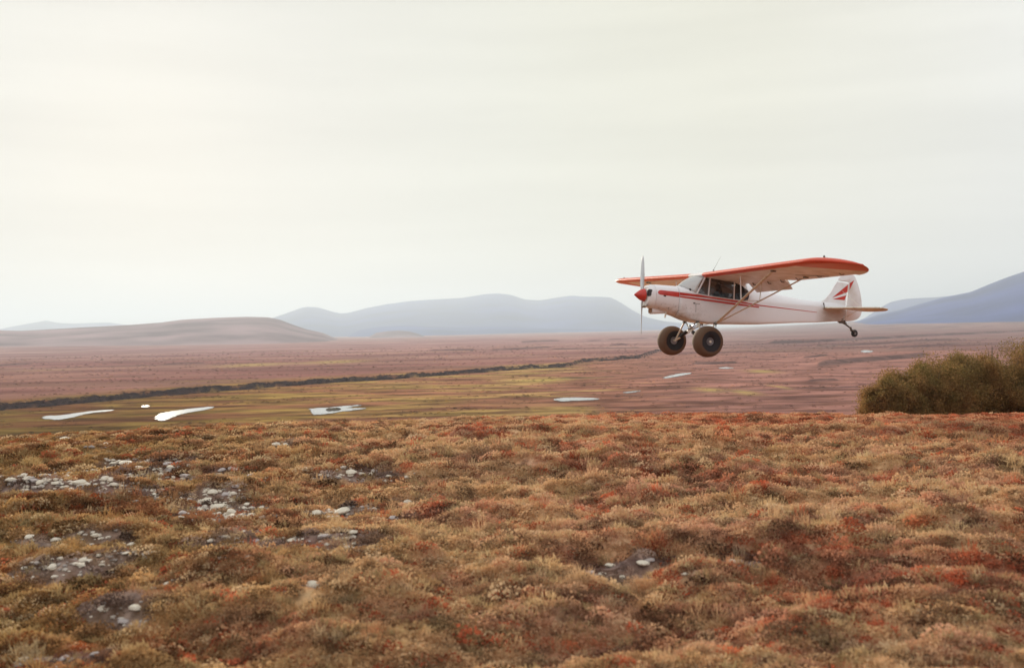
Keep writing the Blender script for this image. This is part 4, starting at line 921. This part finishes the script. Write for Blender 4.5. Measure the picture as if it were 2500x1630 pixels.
# air inlets: dark discs laid on the nose bowl, painting the shade of open ducts
for s in (-1, 1):
    m_ = MB(); cx_i, cz_i, ww, hh = s * .215, .785, .072, .095; n_ = 20
    ring0 = []; ring1 = []; ring2 = []
    for k in range(n_):
        a_ = 2 * math.pi * k / n_; c_, s_ = math.cos(a_), math.sin(a_); ex = abs(c_) ** .5 * math.copysign(1, c_); ez = abs(s_) ** .5 * math.copysign(1, s_)
        def surfx(y, z):
            lo, hi = .30, .46
            for _ in range(24):
                mid = (lo + hi) / 2
                if side_y(mid, z) < abs(y): lo = mid
                else: hi = mid
            return lo
        y_, z_ = cx_i + ww * ex, cz_i + hh * ez; ring0.append((surfx(y_, z_) - .010, y_, z_)); 
        y2, z2 = cx_i + ww * .93 * ex, cz_i + hh * .94 * ez; ring1.append((surfx(y2, z2) - .012, y2, z2))
    m_.rings([ring0, ring1], cap=False); part('inlet_rim', m_, M_white)
    m_ = MB(); rg_ = []
    for q in (.86, .7, .5, .3, .05):
        rg_.append([(surfx(cx_i + (a_[1] - cx_i) * q / .86, cz_i + (a_[2] - cz_i) * q / .86) - .008, cx_i + (a_[1] - cx_i) * q / .86, cz_i + (a_[2] - cz_i) * q / .86) for a_ in ring1])
    m_.rings(rg_, cap=False); m_.add(rg_[-1], [tuple(range(n_))]); part('air_inlet', m_, M_dark)
# spinner and propeller
m_ = MB(); prof = [(0, .0), (.006, .014), (.04, .040), (.09, .077), (.15, .118), (.20, .145), (.24, .158), (.268, .163), (.270, .160), (.270, 0)]
m_.lathe(prof, c=(0, 0, .735), axis='x', n=36); part('spinner', m_, M_red, ang=50)
m_ = MB(); m_.lathe([(.27, 0), (.27, .16), (.285, .16), (.285, 0)], c=(0, 0, .735), axis='x', n=32); part('spinner_backplate', m_, M_metal)
for s in (-1, 1):
    m_ = MB(); secs = []
    for f_ in np.linspace(.10, 1.0, 14):
        rad = .98 * f_; chd = np.interp(f_, [.1, .25, .5, .8, .95, 1.0], [.035, .052, .062, .052, .04, .015]) ; th_ = np.interp(f_, [.1, .3, 1], [.028, .016, .006]); tw_ = R(np.interp(f_, [.1, .4, 1], [62, 36, 16]))
        loop = []
        for k in range(12):
            a_ = 2 * math.pi * k / 12; cy_l, cx_l = math.cos(a_) * chd, math.sin(a_) * th_
            loop.append((.22 + cx_l * math.cos(tw_) - cy_l * math.sin(tw_), s * (cy_l * math.cos(tw_) + cx_l * math.sin(tw_)), .735 + s * rad))
        secs.append(loop)
    m_.rings(secs); part('propeller_blade', m_, M_prop)
# chin scoop, lip, exhaust
m_ = MB(); secs = []
for x, zl, zt_, w_ in ((.46, .27, .43, .12), (.50, .262, .43, .125), (.68, .275, .42, .12), (.84, .285, .36, .10), (.90, .295, .33, .06)):
    secs.append([(x, w_ * math.copysign(abs(math.cos(a_)) ** .6, math.cos(a_)), (zl + zt_) / 2 + (zt_ - zl) / 2 * math.copysign(abs(math.sin(a_)) ** .6, math.sin(a_))) for a_ in [2 * math.pi * k / 20 for k in range(20)]])
m_.rings(secs); part('air_scoop', m_, M_white)
m_ = MB(); f_ = secs[0]; m_.add([(.455, y * .85, .35 + (z - .35) * .85) for x, y, z in f_], [tuple(range(20))]); part('scoop_filter', m_, M_bag)
m_ = MB(); m_.path([(.30, -.13, .475), (.29, -.05, .45), (.29, .05, .45), (.30, .13, .475)], [.03, .036, .036, .03], n=10); part('cowl_lip', m_, M_metal)
m_ = MB(); m_.path([(.85, -.12, .36), (.83, -.125, .27), (.80, -.13, .185)], .022, n=10); part('exhaust_pipe', m_, M_strut)
# whip aerials
m_ = MB(); m_.lathe([(0, .025), (.02, .02), (.03, .008), (.03, 0)], c=(2.24, 0, 1.425), axis='z', n=10); m_.path([(2.24, 0, 1.45), (2.36, 0, 1.66), (2.44, 0, 1.80)], [.004, .003, .002], n=5); part('whip_aerial', m_, M_steel)
m_ = MB(); m_.path([(5.53, -.16, .57), (5.52, -.16, .64), (5.50, -.16, .71)], [.014, .012, .02], n=8); part('lifting_handle', m_, M_steel)

# ---- tail
def plate(outline, th, axis='y', c=0.0, bev=.35):
    """flat tail surface with rounded thickness: outline in (x, z) or (x, y)"""
    n_ = len(outline); P = [Vector((a_, b_)) for a_, b_ in outline]; cen = sum(P, Vector((0, 0))) / n_; rings_ = []
    for f_, k_ in ((-1, .0), (-1, 1), (1, 1), (1, .0)): pass
    def ins(d):
        out = []
        for i in range(n_):
            a_, b_, c_ = P[i - 1], P[i], P[(i + 1) % n_]; e1 = (b_ - a_).normalized(); e2 = (c_ - b_).normalized(); nrm = Vector((-(e1 + e2).y, (e1 + e2).x)).normalized()
            out.append(b_ + nrm * d * sgn)
        return out
    area = sum(P[i].x * P[(i + 1) % n_].y - P[(i + 1) % n_].x * P[i].y for i in range(n_)); sgn = 1 if area > 0 else -1
    m_ = MB(); lev = [(-th, th * .9), (-th * .6, th * .25), (0, 0), (th * .6, th * .25), (th, th * .9)]
    R_ = []
    for o_, d_ in lev:
        q = ins(d_); R_.append([(p.x, c + o_, p.y) if axis == 'y' else (p.x, p.y, c + o_) for p in q])
    m_.rings(R_); return m_
def bez(P, n=6):
    out = []
    for i in range(len(P) - 1):
        a_ = P[max(i - 1, 0)]; b_ = P[i]; c_ = P[i + 1]; d_ = P[min(i + 2, len(P) - 1)]
        for k in range(n):
            t_ = k / n; out.append(tuple(.5 * (2 * b_[q] + (c_[q] - a_[q]) * t_ + (2 * a_[q] - 5 * b_[q] + 4 * c_[q] - d_[q]) * t_ * t_ + (-a_[q] + 3 * b_[q] - 3 * c_[q] + d_[q]) * t_ ** 3) for q in range(2)))
    return out + [tuple(P[-1])]
fin_o = bez([(5.42, .74), (5.56, .765), (5.65, .815), (5.80, .97), (5.93, 1.16), (6.035, 1.305)]) + [(6.385, 1.27), (6.325, .74), (6.30, .60)]
fin = part('fin', plate(fin_o, .022), M_white, ang=50)
rud_o = bez([(6.045, 1.335), (6.12, 1.44), (6.24, 1.53), (6.38, 1.56), (6.50, 1.53), (6.60, 1.46), (6.70, 1.28), (6.775, 1.09), (6.83, .88), (6.853, .68), (6.848, .50), (6.80, .38), (6.71, .31), (6.55, .26), (6.33, .235)]) + [(6.315, .24), (6.345, .60), (6.41, 1.295), (6.405, 1.295)]
rud = part('rudder', plate(rud_o, .022), M_white, ang=50)
for s in (-1, 1):
    for tri in ([(5.87, .865), (6.34, 1.205), (6.345, 1.02)], [(6.34, 1.205), (6.385, 1.245), (6.375, 1.04), (6.345, 1.02)]):
        pass
    def decal(nm, P, par=None):
        m_ = MB(); m_.add([(x_, s * .0255, z_) for x_, z_ in P], [tuple(range(len(P)))]); part(nm, m_, M_red)
    decal('fin_flash', [(5.868, .858), (6.375, 1.235), (6.36, 1.03), (6.33, 1.018)]); decal('rudder_flash', [(6.425, 1.272), (6.575, 1.362), (6.425, 1.085)]); decal('fin_flash', [(5.885, .822), (6.325, .940), (6.275, .808)])
m_ = MB(); m_.tube((6.365, -.012, .60), (6.40, -.012, 1.27), .013, n=8); m_.tube((6.32, -.012, .28), (6.365, -.012, .58), .012, n=8); part('rudder_post', m_, M_white)
for s in (-1, 1):
    so = bez([(5.50, .10), (5.55, .20), (5.66, .50), (5.82, .90), (6.0, 1.20), (6.17, 1.38), (6.28, 1.44)]) + [(6.28, .06), (5.6, .06)]
    part('stabiliser', plate([(a_, b_ * s) for a_, b_ in so], .022, 'z', .575), M_strut, ang=50)
    eo = [(6.30, .07), (6.30, 1.45)] + bez([(6.30, 1.49), (6.36, 1.525), (6.44, 1.51), (6.56, 1.42), (6.66, 1.20), (6.72, .80), (6.70, .50), (6.62, .28), (6.45, .12)])
    me_ = plate([(a_, b_ * s) for a_, b_ in eo], .018, 'z', 0).mesh('elevator', M_strut); me_.transform(Matrix.Translation((6.29, 0, .575)) @ Matrix.Rotation(R(8), 4, 'Y') @ Matrix.Translation((-6.29, 0, 0)))
    part('elevator', me_, None, ang=50)
    m_ = MB(); m_.tube((6.0, s * 1.05, .565), (6.15, s * .055, .26), .006, n=6); m_.tube((6.0, s * 1.05, .585), (6.2, s * .02, 1.05), .005, n=6); part('tail_brace', m_, M_strut)
# tail wheel
m_ = MB(); m_.path([(6.10, 0, .232), (6.22, 0, .215), (6.36, 0, .15), (6.50, 0, .06)], [.03, .03, .024, .02], n=8); part('tail_spring', m_, M_steel)
m_ = MB(); m_.box((6.16, -.05, .18), (6.30, .05, .26)); m_.tube((6.18, -.05, .30), (6.34, -.05, .18), .012, n=6); part('spring_bracket', m_, M_steel)
m_ = MB(); m_.path([(6.24, -.02, .44), (6.24, -.035, .34), (6.22, -.04, .25)], [.012, .02, .03], n=8); part('tail_fairing', m_, M_metal)
m_ = MB(); m_.tube((6.50, 0, .09), (6.54, 0, -.01), .028, n=10); m_.tube((6.54, -.045, .0), (6.63, -.045, -.075), .014, n=8); m_.tube((6.54, .045, .0), (6.63, .045, -.075), .014, n=8); m_.tube((6.54, -.05, .0), (6.54, .05, .0), .02, n=8); part('tail_wheel_fork', m_, M_steel)
m_ = MB(); m_.lathe([(-.032, .03), (-.034, .06), (-.03, .085), (-.015, .098), (0, .10), (.015, .098), (.03, .085), (.034, .06), (.032, .03)], axis='y', c=(6.635, 0, -.078), n=32); part('tail_wheel', m_, M_black)
m_ = MB(); m_.lathe([(-.036, 0), (-.036, .035), (.036, .035), (.036, 0)], axis='y', c=(6.635, 0, -.078), n=20); part('tail_wheel_hub', m_, M_hub)
# ---- main gear
AX = Vector((1.58, 0, -.392))
cab = Vector((1.585, 0, -.10))
for s in (-1, 1):
    wy = s * .92; ax_in = Vector((1.58, s * .74, -.385))
    m_ = MB(); m_.tube((1.62, s * .34, .095), ax_in, .024, n=10, flat=.8); m_.tube(ax_in - Vector((0, s * .02, 0)), (1.58, s * 1.06, -.392), .028, n=12); part('gear_leg', m_, M_strut)
    m_ = MB(); m_.tube((2.12, s * .34, .06), ax_in + Vector((.03, 0, 0)), .018, n=10, flat=.7); part('gear_brace', m_, M_strut)
    # shock strut with its black sleeve
    a_ = cab + Vector((0, s * .02, 0)); b_ = ax_in + Vector((0, -s * .04, .01))
    m_ = MB(); m_.tube(a_, b_, .014, n=8); part('shock_strut', m_, M_strut)
    m_ = MB(); p_ = [a_.lerp(b_, f_) for f_ in (.16, .22, .35, .42, .5, .62, .68)]; m_.path([tuple(q) for q in p_], [.02, .045, .05, .036, .05, .05, .025], n=12); part('bungee_sleeve', m_, M_bungee)
    m_ = MB(); m_.tube((1.62, s * .26, .095), cab, .015, n=8); m_.tube((2.0, s * .26, .06), cab, .011, n=8); part('cabane_tube', m_, M_metal)
    m_ = MB(); m_.tube((2.13, s * .37, .07), (2.10, s * .42, -.02), .012, n=8); part('step', m_, M_steel)
    # wheel: fat tundra tyre
    wc = Vector((1.58, wy, -.392))
    wheel = link('wheel', None, plane); wheel.location = wc - ORG; wheel['org'] = tuple(wc)
    m_ = MB(); pr = []
    for k in range(25):
        t_ = math.pi * (k / 24) ; yy = -math.cos(t_) * .195; 
        base = .25 + .137 * math.sin(t_) ** .75; pr.append((yy * (1.0 if 4 < k < 20 else .98), base))
    pr = [(-.11, .095), (-.135, .12), (-.165, .17), (-.187, .215)] + pr[1:-1] + [(.187, .215), (.165, .17), (.135, .12), (.11, .095)]
    m_.lathe([(a2, b2) for a2, b2 in pr], c=tuple(wc), axis='y', n=56); part('tyre', m_, M_tyre, wheel, origin=tuple(wc), ang=60)
    m_ = MB(); o_ = s * .118
    m_.lathe([(o_ * .5, .105), (o_, .10), (o_ * 1.12, .088), (o_ * 1.0, .080), (o_ * .9, .05), (o_ * 1.05, .042), (o_ * 1.05, .02), (o_ * .95, .0)], c=tuple(wc), axis='y', n=36)
    m_.lathe([(-o_ * .5, .105), (-o_, .10), (-o_ * 1.12, .088), (-o_ * 1.0, .078), (-o_ * .9, .0)], c=tuple(wc), axis='y', n=36)
    part('rim', m_, M_hub, wheel, origin=tuple(wc), ang=40)
    for k in range(6):
        a2 = math.pi * k / 3; m_ = MB(); c2 = (wc.x + .064 * math.cos(a2), wc.y + o_ * .93, wc.z + .064 * math.sin(a2)); m_.lathe([(0, .0), (0, .009), (s * .012, .008), (s * .014, 0)], c=c2, axis='y', n=8); part('wheel_bolt', m_, M_steel, wheel, origin=tuple(wc))
m_ = MB(); m_.lathe([(-.02, .0), (-.02, .035), (.0, .045), (.07, .042), (.12, .03), (.12, 0)], c=(1.585, 0, -.10), axis='z', n=16); part('cabane_fitting', m_, M_metal)
for q in ((1.62, .34, .095), (1.62, -.34, .095), (2.12, .34, .062), (2.12, -.34, .062)):
    m_ = MB(); m_.box((q[0] - .035, q[1] - .03, q[2] - .035), (q[0] + .035, q[1] + .03, q[2] + .02)); part('gear_fitting', m_, M_steel)
m_ = MB(); m_.box((2.12, -.375, .05), (2.19, -.35, .11)); part('strut_foot', m_, M_steel)

# ================================================================== pilot (in aircraft axes, facing -x)
def skin_body(name, joints, edges, radii, m, sub=2):
    me = bpy.data.meshes.new(name); me.from_pydata(joints, edges, []); o = bpy.data.objects.new(name, me); col.objects.link(o)
    sk = o.modifiers.new('skin', 'SKIN'); 
    for i, r_ in enumerate(radii): me.skin_vertices[0].data[i].radius = r_ if isinstance(r_, tuple) else (r_, r_)
    me.skin_vertices[0].data[0].use_root = True
    ss = o.modifiers.new('s', 'SUBSURF'); ss.levels = sub; ss.render_levels = sub
    dg = bpy.context.evaluated_depsgraph_get(); ev = o.evaluated_get(dg); me2 = bpy.data.meshes.new_from_object(ev); me2.name = name
    bpy.data.objects.remove(o); me2.materials.clear(); me2.materials.append(m); me2.polygons.foreach_set('use_smooth', [True] * len(me2.polygons)); return me2
J = [(2.40, 0, .46), (2.42, 0, .60), (2.42, 0, .76), (2.41, 0, .86), (2.41, 0, .92), (2.40, 0, 1.0), (2.39, 0, 1.09),
     (2.40, -.17, .84), (2.28, -.20, .66), (2.05, -.13, .64), (2.40, .17, .84), (2.30, .20, .66), (2.05, .08, .66),
     (2.36, -.09, .45), (2.02, -.12, .48), (1.86, -.12, .25), (2.36, .09, .45), (2.02, .12, .48), (1.86, .12, .25), (1.76, -.12, .215), (1.76, .12, .215)]
Ed = [(0, 1), (1, 2), (2, 3), (3, 4), (4, 5), (5, 6), (3, 7), (7, 8), (8, 9), (3, 10), (10, 11), (11, 12), (0, 13), (13, 14), (14, 15), (0, 16), (16, 17), (17, 18), (15, 19), (18, 20)]
Rd = [(.15, .12), (.15, .12), (.16, .12), (.09, .08), (.055, .055), (.075, .095), (.07, .085), .06, .045, .032, .06, .045, .032, .08, .06, .04, .08, .06, .04, .035, .035]
pil = skin_body('person', J, Ed, Rd, M_jacket); pil.transform(Matrix.Translation(-ORG))
pil.materials.append(M_skin); pil.materials.append(M_hair)
for p in pil.polygons:
    c_ = p.center + ORG
    if c_.z > .90 and abs(c_.y) < .13: p.material_index = 1 if (c_.x < 2.40 and c_.z < 1.09) else 2
person = link('person', pil, label='pilot in a dark navy jacket seated in the aeroplane cabin behind the side window', cat='person'); person.matrix_world = PM
hm_ = MB(); hm_.path([(2.40, -.095, 1.03), (2.40, -.085, 1.12), (2.40, 0, 1.165), (2.40, .085, 1.12), (2.40, .095, 1.03)], .012, n=8)
for s in (-1, 1): hm_.lathe([(s * .075, 0), (s * .075, .04), (s * .105, .04), (s * .11, .02), (s * .11, 0)], c=(2.40, 0, 1.02), axis='y', n=16)
hs = hm_.mesh('headset', M_headset); hs.transform(Matrix.Translation(-ORG)); ho_ = link('headset', hs, person)
nm_ = MB(); nm_.lathe([(0, .0), (.0, .013), (-.03, .004), (-.032, 0)], c=(2.318, 0, 1.02), axis='x', n=10)
for s in (-1, 1): nm_.lathe([(0, 0), (0, .011), (-.008, .007), (-.01, 0)], c=(2.325, s * .03, 1.045), axis='x', n=10)
fm = nm_.mesh('face', M_skin); fm.transform(Matrix.Translation(-ORG)); link('face', fm, person)
for s, c_ in ((-1, J[9]), (1, J[12])):
    hd = MB(); c_ = Vector(c_)
    hd.path([tuple(c_ + Vector((.02, 0, 0))), tuple(c_ + Vector((-.03, 0, .0))), tuple(c_ + Vector((-.075, 0, -.005)))], [.024, .038, .034], n=10)
    for q in range(4):
        yq = -.027 + .018 * q; l_ = (.045, .055, .052, .04)[q]
        hd.path([tuple(c_ + Vector((-.07, yq, .005))), tuple(c_ + Vector((-.07 - l_ * .6, yq, -.008))), tuple(c_ + Vector((-.07 - l_ * .75, yq, -.035))), tuple(c_ + Vector((-.07 - l_ * .4, yq, -.05)))], [.009, .0085, .008, .006], n=6)
    hd.path([tuple(c_ + Vector((-.035, -s * .02, 0))), tuple(c_ + Vector((-.065, -s * .05, -.012))), tuple(c_ + Vector((-.095, -s * .045, -.03)))], [.011, .0095, .007], n=6)
    hme = hd.mesh('hand', M_skin); hme.transform(Matrix.Translation(-ORG)); link('hand', hme, person)
# soft bag behind the pilot on the rear seat
bm = bmesh.new(); bmesh.ops.create_uvsphere(bm, u_segments=24, v_segments=14, radius=1)
for v in bm.verts:
    q = v.co.copy(); v.co = Vector((math.copysign(abs(q.x) ** .7, q.x) * .20, math.copysign(abs(q.y) ** .7, q.y) * .20, math.copysign(abs(q.z) ** .8, q.z) * .20 + .02 * math.sin(q.x * 9 + q.y * 5)))
bgm = bpy.data.meshes.new('bag'); bm.to_mesh(bgm); bm.free(); bgm.materials.append(M_bag); bgm.polygons.foreach_set('use_smooth', [True] * len(bgm.polygons)); bgm.transform(Matrix.Translation(Vector((2.95, 0, .62)) - ORG))
bag = link('bag', bgm, label='orange brown soft bag on the rear seat of the aeroplane', cat='bag'); bag.matrix_world = PM
for o in list(bpy.data.objects):
    if 'org' in o: del o['org']
